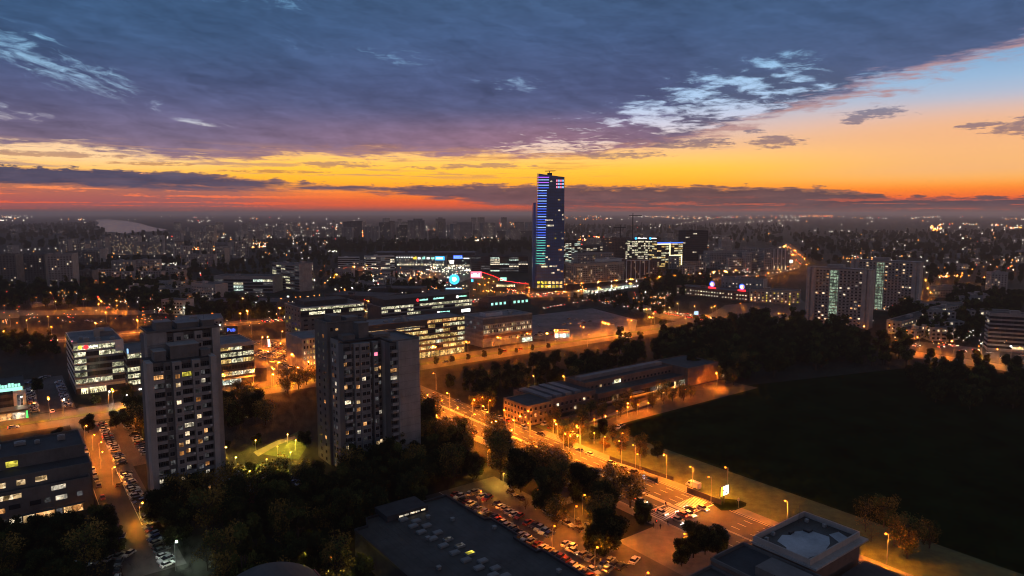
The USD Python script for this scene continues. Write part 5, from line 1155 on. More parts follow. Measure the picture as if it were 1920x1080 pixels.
for k, m in enumerate(prots):
    x = UsdGeom.Xform.Define(stage, f'/World/tree_mass/tree_{k + 1:03d}'); x.GetPrim().GetReferences().AddInternalReference(m.GetPath()); pi.GetPrototypesRel().AddTarget(x.GetPath())
pi.CreatePositionsAttr(Vt.Vec3fArray.FromNumpy(np.array(pts, np.float32))); pi.CreateProtoIndicesAttr(Vt.IntArray(ids)); pi.CreateScalesAttr(Vt.Vec3fArray.FromNumpy(np.array(sc, np.float32)))
pi.CreateOrientationsAttr(Vt.QuathArray([Gf.Quath(*q) for q in ro]))
tag(pi.GetPrim(), 'dark mass of trees between and beyond the buildings', None, None, 'stuff')

# ------------------------------------------------------------------ lamps


def lamp_model(name, h, arm, lens, glow, double=False, gr=.36, lw=.55):
    m = model(name); MB().tube([(0, 0, 0), (0, 0, h * .5), (0, 0, h)], [.11, .085, .06], 6).put(m, 'pole', 'pole_steel')
    for sg_ in ((1, -1) if double else (1,)):
        MB().tube([(0, 0, h - .4), (sg_ * arm * .4, 0, h + .1), (sg_ * arm, 0, h + .15)], .045, 4).put(m, 'arm', 'pole_steel')
        hd = MB().hexa([(sg_ * arm - .45, -.22, h + .05), (sg_ * arm + .45, -.22, h + .05), (sg_ * arm - .45, .22, h + .05), (sg_ * arm + .45, .22, h + .05), (sg_ * arm - .25, -.1, h + .24), (sg_ * arm + .3, -.1, h + .24), (sg_ * arm - .25, .1, h + .24), (sg_ * arm + .3, .1, h + .24)]); hp = MB().add(np.vstack(hd.v), hd.f[0]).put(m, 'lamp_head', 'metal_grey')
        a_, b_ = lw / 2 + .03, .18; MB().box(sg_ * arm - a_ - .02, sg_ * arm - a_, -b_, b_, h + .004, h + .045).box(sg_ * arm + a_, sg_ * arm + a_ + .02, -b_, b_, h + .004, h + .045).box(sg_ * arm - a_, sg_ * arm + a_, -b_ - .02, -b_, h + .004, h + .045).box(sg_ * arm - a_, sg_ * arm + a_, b_, b_ + .02, h + .004, h + .045).put(hp, 'hood', 'metal_dark')
        MB().box(sg_ * arm - lw / 2, sg_ * arm + lw / 2, -.15, .15, h - .02, h + .046).put(hp, 'lamp_lens', lens)
        MB().tm(trimesh.creation.icosphere(1, gr), np.array([[1, 0, 0, sg_ * arm], [0, 1, 0, 0], [0, 0, .8, h - .02 + gr * .9], [0, 0, 0, 1.0]])).put(hp, 'lamp_glow', glow)
    return m


LM = dict(street=lamp_model('street_lamp_model', 9.5, 1.6, 'sodium', 'sodium_glow'), double=lamp_model('double_lamp_model', 10.5, 1.8, 'sodium', 'sodium_glow', True, .45), park=lamp_model('park_lamp_model', 4.4, .05, 'sodium_park', 'sodium_glow', gr=.26, lw=.4),
          yard=lamp_model('yard_lamp_model', 4.6, .05, 'sodium', 'sodium_glow', gr=.27, lw=.16), lot=lamp_model('lot_lamp_model', 6.5, .9, 'sodium', 'sodium_glow', gr=.32, lw=.24), bright=lamp_model('bright_lot_lamp_model', 8, .9, 'sodium', 'sodium_glow', gr=.36, lw=.75), white=lamp_model('white_lamp_model', 8, .6, 'lamp_white', 'white_glow', gr=.4))
LH = dict(street=9.5, double=10.5, park=4.4, lot=6.5, white=8, yard=4.6, bright=8)


def lamp(px, py, kind, label, group=None, rot=0.0, foot=False, name=None):
    s_, t_ = st(px, py) if foot else st(px, py, LH[kind])
    ar = {'street': 1.6, 'lot': .9, 'white': .6}.get(kind, 0)
    if not foot: s_ -= ar * math.cos(math.radians(rot)); t_ -= ar * math.sin(math.radians(rot))
    return copy_of(LM[kind], name or {'double': 'double_street_lamp', 'park': 'park_lamp', 'lot': 'car_park_lamp', 'yard': 'yard_lamp', 'bright': 'car_park_lamp', 'white': 'white_street_lamp'}.get(kind, 'street_lamp'), label, 'street lamp', s_, t_, 0, rot, group)


gB = 'lamps along the boulevard'
for px, py in ((1187, 836), (1245, 854), (1360, 878), (1329, 896), (1472, 941), (1661, 1003), (838, 738), (1083, 803), (1083, 817), (990, 772), (1195, 853), (930, 790)): lamp(px, py, 'street', 'orange street lamp on a tall pole along the boulevard', gB, 180)
for t in (40, 5, -25, 330, 355, 210, 185, 150): copy_of(LM['street'], 'street_lamp', 'orange street lamp on a tall pole along the boulevard', 'street lamp', 194.5, t, 0, 180, gB)
for t in (222, 236, 250, 264, 278, 292, 306, 320, 345): copy_of(LM['street'], 'street_lamp', 'orange street lamp among the trees on the near side of the boulevard', 'street lamp', 165.5, t, 0, 0, 'lamps among the trees on the near side of the boulevard')
for s_, t_ in ((150, 215), (156, 236), (148, 252), (157, 268), (150, 285), (142, 300), (154, 182), (150, 160)): copy_of(LM['lot'], 'path_lamp', 'orange lamp under the trees left of the boulevard', 'street lamp', s_, t_, 0, 0, 'lamps under the trees left of the boulevard')
gC = 'lamps along the cross street'
for s_ in range(-120, 470, 27): copy_of(LM['double'], 'double_street_lamp', 'orange double lamp on the middle verge of the cross street', 'street lamp', s_, 393.5, 0, 90, gC)
for px, py in ((874, 641), (970, 633), (1026, 625), (1104, 628), (1130, 604), (1160, 613)): lamp(px, py, 'street', 'orange street lamp beside the office fronts and the gravel lot', 'lamps beside the office fronts', 270)
gH = 'lamps along the highway'
for k, s_ in enumerate(range(-60, 960, 30)): copy_of(LM['double'], 'double_street_lamp', 'orange double lamp on the middle strip of the highway', 'street lamp', s_, 644.5, 0, 90, gH)
for px, py in ((902, 770), (1056, 842), (1131, 849), (1066, 846), (916, 776), (1164, 842), (1037, 816), (886, 774)): lamp(px, py, 'lot', 'orange lamp shining into the trees on the far side of the boulevard', 'lamps shining into the boulevard trees', 0, True)
gL = 'lamps of the orange car park'
for px, py in ((490, 632), (500, 632), (527, 622), (524, 644), (559, 656), (569, 655), (575, 679), (474, 694), (508, 703), (455, 634), (545, 665), (535, 650), (500, 660), (520, 680), (555, 690)): lamp(px, py, 'bright', 'orange lamp over the crowded car park left of the middle tower', gL, 0)
gK = 'lamps of the supermarket car park'
for px, py in ((902, 923), (1040, 988), (1081, 951), (1160, 985), (1120, 1028), (1008, 920), (1215, 1076), (1283, 1003)): lamp(px, py, 'lot', 'orange lamp over the supermarket car park or its square', gK, 0)
gT = 'lamps along the lane by the left tower'
for px, py in ((162, 799), (177, 816), (192, 848), (215, 877), (267, 944), (97, 1002), (255, 785), (190, 830)): lamp(px, py, 'lot', 'orange lamp along the parking lane left of the left tower', gT, 0)
gG = 'lamps in the gardens between the towers'
for px, py in ((539, 815), (554, 826), (479, 826), (442, 858), (468, 884), (516, 874), (423, 839), (643, 907), (800, 828), (862, 855), (889, 866), (944, 889)): lamp(px, py, 'park', 'low garden lamp on the lawns and paths around the two towers', gG)
for px, py in ((470, 872), (500, 862), (545, 848), (520, 838), (455, 905), (560, 1032), (592, 1050), (620, 1046)): lamp(px, py, 'park', 'low lamp lighting a patch of lawn between the towers and the bottom edge', 'lawn lamps between the towers')
gS = 'lamps in the school yard'
for px, py in ((1183, 744), (1177, 757), (1177, 764), (1196, 760), (1215, 756), (1157, 772), (1135, 780), (1114, 787), (1264, 726), (1285, 732), (1238, 720), (1225, 735), (1038, 788), (1114, 813)): lamp(px, py, 'yard', 'orange lamp in the yard along the school', gS)
for px, py in ((945, 770), (962, 788), (1000, 770), (990, 795), (1332, 690), (1345, 700), (1000, 705), (1056, 706), (975, 780), (905, 762), (1042, 795), (1340, 678)): lamp(px, py, 'bright' if px > 1320 else 'lot', 'orange lamp around the end walls of the school', 'lamps around the end walls of the school', 180)
lamp(583, 1028, 'park', 'low lamp over the lit lawn at the bottom edge'); lamp(600, 1040, 'park', 'second low lamp over the lit lawn at the bottom edge'); lamp(331, 1018, 'white', 'single white lamp among parked cars at the foot of the left tower')
for px, py in ((1302, 574), (1341, 574), (1255, 577), (1334, 577), (1366, 590), (1370, 591), (1409, 561), (1388, 570), (1440, 580), (1258, 590), (1285, 598), (1310, 603), (1390, 604), (1270, 570), (1212, 580), (1225, 588), (1352, 600), (1460, 588), (1480, 570)): lamp(px, py, 'street', 'orange lamp around the looping junction right of the gravel lot', 'lamps around the looping junction', 90)
for px, py in ((1470, 462), (1482, 458), (1478, 470), (1490, 470), (1486, 478), (1500, 478), (1492, 488), (1510, 484), (1500, 494), (1478, 500), (1460, 506), (1440, 512), (1420, 518), (1512, 496)): lamp(px, py, 'double', 'orange lamp along the avenue running to the horizon at right', 'lamps along the far avenue at right', 0)
for px, py in ((1760, 645), (1835, 650), (1840, 645), (1895, 650), (1912, 652), (1785, 640), (1720, 632), (1680, 640), (1660, 628), (1620, 612), (1668, 610), (1700, 620), (1870, 655)): lamp(px, py, 'street' if px not in (1895, 1840) else 'white', 'lamp along the park street at the right edge', 'lamps along the park street', 90)
for px, py in ((1740, 540), (1745, 548), (1728, 536), (1760, 517), (1775, 516), (1795, 516), (1790, 533), (1735, 525), (1845, 520), (1858, 505), (1870, 502), (1880, 500), (1895, 500)): lamp(px, py, 'street', 'orange lamp in the streets right of the pale slabs', 'lamps right of the pale slabs', 90)
for px, py in ((18, 592), (90, 594), (198, 586), (110, 554), (68, 558), (104, 566), (8, 574), (156, 562), (190, 566), (218, 564), (237, 570), (185, 570), (164, 520), (270, 590), (285, 600), (268, 584), (246, 518), (275, 505), (180, 527), (195, 530), (230, 530), (243, 529), (290, 526), (332, 517), (385, 504), (348, 522), (352, 560), (450, 588), (455, 560), (350, 568), (470, 606), (50, 600)): lamp(px, py, 'street', 'orange lamp in the streets of the left middle ground', 'lamps in the left middle ground', 90)
for px, py in ((602, 507), (608, 499), (645, 503), (665, 500), (688, 498), (806, 507), (812, 502), (790, 510), (770, 521), (905, 520), (915, 530), (900, 534), (925, 528), (630, 515), (955, 538), (990, 533)): lamp(px, py, 'street', 'orange lamp below the shopping belt', 'lamps below the shopping belt', 90)
for px, py in ((1121, 531), (1147, 529), (1175, 528), (1193, 527), (1085, 545), (1210, 548)): lamp(px, py, 'white', 'white lamp beside the greenish station hall', 'white lamps beside the station hall')
for px, py in ((640, 585), (668, 582), (700, 572), (745, 522), (760, 516), (800, 498), (820, 498), (850, 498), (870, 497), (780, 530), (560, 530), (620, 520), (590, 525), (700, 525), (840, 520), (870, 515), (660, 540), (480, 568), (540, 556), (330, 608), (412, 610), (345, 577), (40, 745), (120, 750), (205, 735), (238, 742)): lamp(px, py, 'white', 'white lamp in the car parks and yards among the offices', 'white lamps among the offices')

# ------------------------------------------------------------------ cars
CARS = {}


def car_model(color, on=False, van=False):
    key = (color, on, van)
    if key in CARS: return CARS[key]
    m = model(f"{color}_{'van' if van else 'car'}_{'lit_' if on else ''}model"); L, W, H1, H2 = (5.6, 2.0, 1.0, 2.35) if van else (4.35, 1.76, .88, 1.45); c = 'car_' + color; l, w = L / 2, W / 2
    prof = [(-l, .32), (-l + .08, H1 - .12), (-l + .35, H1), (l - .9, H1 - .03), (l - .1, H1 - .22), (l, .34)] if not van else [(-l, .35), (-l, H2 - .1), (-l + .1, H2), (l - 1.5, H2), (l - 1.0, H2 - .25), (l - .35, 1.15), (l - .05, .95), (l, .36)]
    n = len(prof); sh = [(.93 if z < .5 or (van and z > 1.8) else 1.0) for _, z in prof]; v = [(x, -w * k, z) for (x, z), k in zip(prof, sh)] + [(x, w * k, z) for (x, z), k in zip(prof, sh)]
    f = []
    for i in range(n): j = (i + 1) % n; f += [(i, j, j + n), (i, j + n, i + n)]
    f += [(0, k + 1, k) for k in range(1, n - 1)] + [(n, n + k, n + k + 1) for k in range(1, n - 1)]; MB().add(v, np.array(f)[:, ::-1]).put(m, 'body', c)
    if not van:
        MB().hexa([(-l + .45, -w * .9, H1 - .02), (l - 1.15, -w * .9, H1 - .02), (-l + .45, w * .9, H1 - .02), (l - 1.15, w * .9, H1 - .02), (-l + .85, -w * .74, H2 - .03), (l - 1.95, -w * .74, H2 - .03), (-l + .85, w * .74, H2 - .03), (l - 1.95, w * .74, H2 - .03)]).put(m, 'window', 'glass_car')
        MB().hexa([(-l + .82, -w * .75, H2 - .06), (l - 1.9, -w * .75, H2 - .06), (-l + .82, w * .75, H2 - .06), (l - 1.9, w * .75, H2 - .06), (-l + .95, -w * .66, H2), (l - 2.05, -w * .66, H2), (-l + .95, w * .66, H2), (l - 2.05, w * .66, H2)]).put(m, 'roof', c)
    else:
        MB().hexa([(l - 1.02, -w * .86, H2 - .3), (l - .99, -w * .86, H2 - .24), (l - 1.02, w * .86, H2 - .3), (l - .99, w * .86, H2 - .24), (l - .36, -w * .86, 1.2), (l - .31, -w * .86, 1.26), (l - .36, w * .86, 1.2), (l - .31, w * .86, 1.26)]).put(m, 'windscreen', 'glass_car'); MB().box(l - 2.1, l - 1.15, -w - .01, w + .01, 1.25, 1.85).put(m, 'window', 'glass_car')
    wm = trimesh.creation.cylinder(.33, .22, sections=10); R90 = trimesh.transformations.rotation_matrix(math.pi / 2, [1, 0, 0])
    for x in (-l * .60, l * .62):
        for y in (-w + .1, w - .1): T = R90.copy(); T[:3, 3] = (x, y, .33); wp = MB().tm(wm, T).put(m, 'wheel', 'rubber'); MB().box(x - .15, x + .15, y - .125, y + .125, .2, .46).put(wp, 'hub', 'metal_grey')
    for y in (-w * .72, w * .72):
        MB().box(l - .04, l + .03, y - .17, y + .17, .56, .70).put(m, 'headlight', 'head_light' if on else 'panel_white'); MB().box(-l - .03, -l + .1, y - .16, y + .16, .62, .80).put(m, 'tail_lamp', 'tail_light' if on else 'gable_red')
    CARS[key] = m; return m


rc = random.Random(41); COL = ['white', 'silver', 'grey', 'black', 'black', 'grey', 'red', 'blue', 'silver', 'white', 'beige']
taken = []; parked = []


def car(s_, t_, rot, label, group, on=False, color=None, van=False, z=.06):
    if group and any(abs(a - s_) < 2.0 and abs(b - t_) < 2.0 for a, b in taken): return
    taken.append((s_, t_)); color = color or rc.choice(COL)
    if group and not on and not van: parked.append((s_, t_, rot, label.replace('COL', color), group.replace('COL', color), color, z)); return
    return copy_of(car_model(color, on, van), 'van' if van else ('moving_car' if on else 'parked_car'), label.replace('COL', color), 'van' if van else 'car', s_, t_, z, rot, group and group.replace('COL', color))


def row(p0, p1, n, rot, label, group, fill=.9, on=False, by_st=False, jit=6):
    a, b = (p0, p1) if by_st else (st(*p0), st(*p1))
    for k in range(n):
        if rc.random() > fill: continue
        f = (k + .5) / n; car(a[0] + (b[0] - a[0]) * f + rc.uniform(-.2, .2), a[1] + (b[1] - a[1]) * f + rc.uniform(-.2, .2), rot + rc.uniform(-jit, jit) + rc.choice([0, 180]) * (not on), label, group, on)


# at the boulevard crossing
for px, py, rot, col, lab in ((1295, 957, 90, 'black', 'black car just past the zebra crossing beside the silver car'), (1318, 956, -90, 'silver', 'silver car farthest right in the waiting group at the zebra crossing'), (1279, 967, 90, 'red', 'dark red car in the waiting group on the boulevard'), (1293, 967, -90, 'white', 'white car beside the dark red car with its lights on'), (1272, 978, -90, 'beige', 'pale small car with bright headlights in front of the dark red car'), (1289, 991, 90, 'black', 'dark car with red brake lights nearest the square'), (1241, 964, -90, 'white', 'white car on the left end of the zebra crossing'), (1202, 942, -90, 'silver', 'silver car coming down the boulevard toward the crossing, headlights on')):
    s_, t_ = st(px, py); car(s_, t_, rot, lab, None, True, col)
for px, py, rot, col, lab in ((1076, 1037, -90, 'silver', 'silver car driving along the lane beside the flat roof'), (1112, 1073, -90, 'white', 'white car driving out of the lane at the bottom edge')):
    s_, t_ = st(px, py); car(s_, t_, rot, lab, None, px < 1100, col)
s_, t_ = st(1300, 914); car(s_, t_, 90, 'white delivery van parked on the pavement beside the black fence', None, False, 'white', True, .1)
for px, py, rot, col in ((1190, 1054, 20, 'white'), (1144, 1054, 20, 'silver'), (1165, 1066, 10, 'black'), (1036, 960, 60, 'black'), (1083, 980, 60, 'black'), (1102, 988, 60, 'grey'), (880, 927, 40, 'silver'), (1152, 1062, 10, 'black')):
    s_, t_ = st(px, py); car(s_, t_, rot, f'{col} car parked near the square off the supermarket car park', f'{col} cars near the square', False, col)
lb = 'COL car in the close rows of the supermarket car park'; gp = 'COL cars in the rows of the supermarket car park'
row((124.5, 118), (124.5, 200), 32, 12, lb, gp, .92, by_st=True); row((131.5, 128), (131.5, 198), 27, 12, lb, gp, .85, by_st=True); row((141, 150), (141, 200), 10, 90, lb, gp, .5, by_st=True)
lb = 'COL car parked along the orange lit side of the boulevard'; gp = 'COL cars along the boulevard side'
row((191.2, 165), (191.2, 305), 22, 90, lb, gp, .7, by_st=True); row((169, 170), (169, 330), 26, 90, lb, gp, .75, by_st=True); row((198.5, 210), (203, 250), 8, 20, lb, gp, .6, by_st=True)
lb = 'COL car parked beside the lane left of the left tower'; gp = 'COL cars beside the left tower lane'
row((33.6, 240), (33.6, 296), 21, 5, lb, gp, .9, by_st=True); row((24, 248), (24, 340), 14, 90, lb, gp, .7, by_st=True); row((34, 300), (34, 372), 24, 0, lb, gp, .85, by_st=True); row((44, 310), (44, 372), 20, 0, lb, gp, .7, by_st=True); row((33, 205), (33, 238), 10, 20, lb, gp, .8, by_st=True); row((20, 205), (26, 240), 8, 70, lb, gp, .7, by_st=True)
s_, t_ = st(225, 911); car(s_, t_, 60, 'dark car driving along the lane left of the left tower', None, False, 'black')
lb = 'COL car parked in the dark gardens between the towers'; gp = 'COL cars in the dark gardens'
for a, b, n in (((445, 905), (510, 893), 7), ((512, 893), (565, 910), 6), ((430, 945), (450, 965), 5), ((90, 1075), (250, 1040), 9), ((540, 960), (575, 935), 3), ((280, 1015), (350, 1000), 6), ((425, 780), (480, 765), 9), ((430, 792), (470, 782), 6)): row(a, b, n, 40, lb, gp, .8)
s_, t_ = st(498, 951); car(s_, t_, 30, 'red car in the small car park right of the left tower', None, False, 'red')
lb = 'COL car in the left office car park'; gp = 'COL cars in the office car park'
row((9.5, 412), (9.5, 470), 22, 0, lb, gp, .92, by_st=True); row((24, 412), (24, 480), 26, 0, lb, gp, .92, by_st=True); row((5, 480), (20, 500), 7, 0, lb, gp, .8, by_st=True)
for px, py, rot in ((65, 722, -90), (98, 773, 90)): s_, t_ = st(px, py); car(s_, t_, rot, f'car with lights on {"at the street mouth" if px > 90 else "on the lane"} of the left office car park', None, True, 'white')
lb = 'COL car in the crowded orange lit car park'; gp = 'COL cars in the orange car park'
for a, b, n in (((502, 664), (580, 694), 15), ((510, 660), (585, 688), 14), ((486, 658), (505, 665), 4), ((493, 672), (548, 692), 10), ((500, 648), (560, 668), 12), ((545, 650), (590, 672), 9), ((505, 642), (535, 652), 6), ((475, 645), (492, 644), 4), ((476, 663), (495, 672), 4)): row(a, b, n, 15, lb, gp, .85)
lb = 'COL car on the cross street'; gp = 'COL cars on the cross street'
for px, py, on in ((25, 803, True), (196, 803, True), (835, 680, False), (945, 660, False), (975, 656, False), (1172, 630, True), (1180, 634, True), (430, 745, False), (1045, 640, False)): s_, t_ = st(px, py); car(s_, t_, 0 if py % 2 else 180, lb, gp, on)
lg = 'car in the traffic on the highway'; gh = 'cars in the highway traffic'
for lane in (632.5, 636, 639.5): row((190, lane), (330, lane), 17, 0, lg, gh, .62, True, True, 0); row((400, lane), (560, lane), 15, 0, lg, gh, .35, True, True, 0); row((-60, lane), (80, lane), 10, 0, lg, gh, .2, True, True, 0)
for lane in (649, 652.5, 656): row((560, lane), (180, lane), 34, 180, lg, gh, .4, True, True, 0); row((760, lane), (560, lane), 18, 180, lg, gh, .4, True, True, 0)
lg = 'car in the jam around the looping junction'; gh = 'cars in the junction jam'
for a, b, n, rot in (((1225, 585), (1345, 604), 26, -30), ((1220, 580), (1340, 598), 20, 150), ((1335, 603), (1440, 598), 14, 20), ((1330, 610), (1360, 614), 5, 60), ((1130, 568), (1215, 582), 14, 150), ((1000, 583), (1110, 562), 18, 150), ((1352, 608), (1420, 604), 8, -150)): row(a, b, n, rot, lg, gh, .7, True)
lg = 'car on the far avenue at right'; gh = 'cars on the far avenue'
for a, b, n, rot in (((1478, 470), (1506, 498), 12, -60), ((1482, 468), (1510, 490), 12, 120), ((1440, 514), (1500, 503), 9, 180)): row(a, b, n, rot, lg, gh, .6, True)
lg = 'car on the park street at the right edge'; gh = 'cars on the park street'
for px, py, on in ((1720, 650, True), (1880, 672, False), (1765, 652, True), (1775, 648, True), (1790, 650, True), (1806, 660, True), (1855, 662, False), (1915, 668, False), (1830, 658, True)): s_, t_ = st(px, py); car(s_, t_, -30, lg, gh, on)
lg = 'COL car in the store car parks below the shopping belt'; gh = 'COL cars in the store car parks'
for a, b, n in (((800, 505), (880, 500), 12), ((790, 510), (880, 507), 12), ((830, 518), (885, 514), 8), ((750, 503), (800, 501), 8)): row(a, b, n, 10, lg, gh, .7)
lg = 'COL car on the grey gravel lot'; gh = 'COL cars on the gravel lot'
for a, b, n in (((1005, 612), (1100, 606), 10), ((1010, 625), (1035, 622), 4), ((1060, 598), (1170, 612), 8), ((1000, 630), (1040, 628), 4)): row(a, b, n, 20, lg, gh, .6)
lg = 'COL car parked in the left middle ground'; gh = 'COL cars in the left middle ground'
for px, py in ((225, 594), (122, 603), (136, 604), (163, 602), (170, 603), (193, 601), (70, 568), (104, 567), (290, 590), (300, 585), (310, 580), (318, 575), (300, 595), (322, 590)): s_, t_ = st(px, py); car(s_, t_, rc.uniform(0, 180), lg, gh, False)
for a, b, n in (((235, 545), (285, 546), 10), ((300, 590), (325, 565), 9), ((100, 650), (58, 652), 5)): row(a, b, n, 0, 'car with lights on in the left middle ground', 'lit cars in the left middle ground', .7, True)
for px, py in ((1275, 705), (1350, 706), (1365, 708), (1150, 808), (1155, 812), (1160, 803), (1075, 815), (1120, 822), (1165, 800), (1285, 735), (1240, 737)): s_, t_ = st(px, py); car(s_, t_, rc.uniform(0, 90), 'car parked around the school', 'cars around the school', False)
parked.sort(key=lambda c: c[0] ** 2 + c[1] ** 2)
for s_, t_, rot, lab, grp, color, z in parked[:280]: copy_of(car_model(color), 'parked_car', lab, 'car', s_, t_, z, rot, grp, (lambda q: (q, q * rc.uniform(.96, 1.04), q * rc.uniform(.94, 1.16)))(rc.uniform(.88, 1.08)))
rest = parked[280:]; cols = sorted({c[5] for c in rest}); pc = UsdGeom.PointInstancer.Define(stage, '/World/distant_parked_cars')
for c in cols: x = UsdGeom.Xform.Define(stage, f'/World/distant_parked_cars/{c}_car'); x.GetPrim().GetReferences().AddInternalReference(car_model(c).GetPath()); pc.GetPrototypesRel().AddTarget(x.GetPath())
pc.CreatePositionsAttr(Vt.Vec3fArray([Gf.Vec3f(*xy(c[0], c[1]), c[6]) for c in rest])); pc.CreateProtoIndicesAttr(Vt.IntArray([cols.index(c[5]) for c in rest]))
pc.CreateOrientationsAttr(Vt.QuathArray([Gf.Quath(math.cos(math.radians(c[2] + 37) / 2), 0, 0, math.sin(math.radians(c[2] + 37) / 2)) for c in rest])); tag(pc.GetPrim(), 'parked cars of the farther car parks', None, None, 'stuff')
print('cars', len(taken), len(parked))

# ------------------------------------------------------------------ street furniture
s_, t_ = st(1357, 944); b = thing('billboard', 'lit yellow and white billboard on a post beside the black fence and the grass island', 'billboard', s_, t_, rot=0)
MB().tube([(0, 0, 0), (0, 0, 2.9)], .22, 8).put(b, 'post', 'metal_dark'); MB().box(-2.3, 2.3, -.2, .2, 2.9, 6.5).put(b, 'frame', 'metal_dark')
MB().box(-2.15, -.75, -.24, -.205, 3.05, 6.35).put(b, 'yellow_panel', 'sign_yellow'); MB().box(-.74, 2.15, -.24, -.205, 3.05, 6.35).put(b, 'white_panel', 'sign_white'); MB().tube([(-1.5, -.26, 5.4), (-.7, -.27, 4.9), (-1.0, -.26, 4.6)], .2, 5).put(b, 'printed_mark', 'gable_red'); MB().box(.2, 1.3, -.26, -.245, 3.6, 3.95).box(-1.9, -1.7, -.26, -.245, 3.3, 3.7).box(-1.5, -1.0, -.26, -.245, 3.3, 3.6).put(b, 'printed_letters', 'metal_dark')


def hoarding(p0, p1, label, h=2.1):
    a, c = st(*p0), st(*p1); L = math.hypot(c[0] - a[0], c[1] - a[1]); n = max(2, int(L / 2.6)); b = thing('fence', label, 'fence', a[0], a[1], rot=math.degrees(math.atan2(c[1] - a[1], c[0] - a[0])))
    for k in range(n): MB().box(L * k / n + .04, L * (k + 1) / n - .04, -.04, .04, .1, h - .05 * (k % 2)).put(b, 'panel', 'panel_dark')
    for k in range(n + 1): MB().box(L * k / n - .06, L * k / n + .06, .045, .17, 0, h + .1).put(b, 'post', 'metal_dark')


hoarding((1288, 924), (1352, 948), 'black fence panels beside the parked delivery van'); hoarding((1143, 862), (1262, 902), 'long dark fence along the far pavement of the boulevard', 1.6); hoarding((1095, 800), (1225, 760), 'dark fence below the school path', 1.2)
s_, t_ = st(1214, 906); b = thing('bus_shelter', 'bus shelter with a lit panel on the far pavement of the boulevard', 'bus stop', s_ + 1.5, t_, rot=-90)
MB().hexa([(-3, -.9, 2.4), (3, -.9, 2.4), (-3, 1, 2.4), (3, 1, 2.4), (-2.7, -.6, 2.75), (2.7, -.6, 2.75), (-2.7, .7, 2.75), (2.7, .7, 2.75)]).put(b, 'roof', 'shelter_roof')
for x in (-2.8, 2.8):
    for y in (-.7, .85): MB().box(x - .05, x + .05, y - .05, y + .05, 0, 2.4).put(b, 'post', 'metal_dark')
MB().box(-2.7, 2.7, .86, .9, .3, 2.2).put(b, 'back_glass', 'glass_green'); MB().box(-2, 2, .3, .7, .42, .5).put(b, 'bench', 'metal_grey'); MB().box(-3.2, -3.0, -.7, .5, .4, 2.2).put(b, 'lit_panel', 'led_ice')
for px, py, lab in ((1230, 995, 'traffic signal pole at the corner of the square'), (1248, 960, 'traffic signal pole on the boulevard median'), (1384, 953, 'white traffic sign post on the grass island'), (1283, 1030, 'dark signal post at the bottom zebra crossing')):
    s_, t_ = st(px, py); b = thing('signal_pole', lab, 'traffic signal', s_, t_); MB().tube([(0, 0, 0), (0, 0, 3.4)], .07, 6).put(b, 'pole', 'pole_steel'); MB().box(-.2, .2, -.18, .18, 2.6, 3.6).put(b, 'signal_head', 'metal_dark' if px != 1384 else 'panel_white')
    if px != 1384: MB().box(-.12, .12, -.22, -.185, 3.25, 3.5).put(b, 'red_light', 'signal_red')


def person(px, py, rot, label, group=None):
    import manifold3d as m3
    J = dict(hip=(0, 0, .92), chest=(.02, 0, 1.32), neck=(.02, 0, 1.48), head=(.04, 0, 1.62), ls=(0, .18, 1.40), rs=(0, -.18, 1.40), le=(-.05, .24, 1.12), re=(.08, -.24, 1.13), lw=(.06, .25, .88), rw=(.2, -.24, .92), lh=(0, .09, .90), rh=(0, -.09, .90), lk=(.12, .1, .50), rk=(-.04, -.1, .50), la=(.10, .1, .09), ra=(-.22, -.1, .12), lt=(.25, .1, .04), rt=(-.09, -.1, .05))
    Rd = dict(hip=.15, chest=.17, neck=.06, head=.115, ls=.075, rs=.075, le=.05, re=.05, lw=.035, rw=.035, lh=.095, rh=.095, lk=.062, rk=.062, la=.045, ra=.045, lt=.035, rt=.035)
    S_ = lambda k: m3.Manifold.sphere(Rd[k], 10).translate(J[k])
    parts = [m3.Manifold.batch_hull([S_(a), S_(c)]) for a, c in (('hip', 'chest'), ('chest', 'neck'), ('neck', 'head'), ('chest', 'ls'), ('chest', 'rs'), ('ls', 'le'), ('rs', 're'), ('le', 'lw'), ('re', 'rw'), ('hip', 'lh'), ('hip', 'rh'), ('lh', 'lk'), ('rh', 'rk'), ('lk', 'la'), ('rk', 'ra'), ('la', 'lt'), ('ra', 'rt'))]
    m = m3.Manifold.batch_boolean(parts, m3.OpType.Add).to_mesh(); s_, t_ = st(px, py); b = thing('person', label, 'person', s_, t_, .06, rot, group)
    MB().add(np.array(m.vert_properties)[:, :3], np.array(m.tri_verts)).put(b, 'body', 'cloth_dark'); hd = trimesh.creation.icosphere(1, .118); MB().tm(hd, np.array([[1, 0, 0, .025], [0, .95, 0, 0], [0, 0, .8, 1.66], [0, 0, 0, 1.0]])).put(b, 'hair', 'rubber')


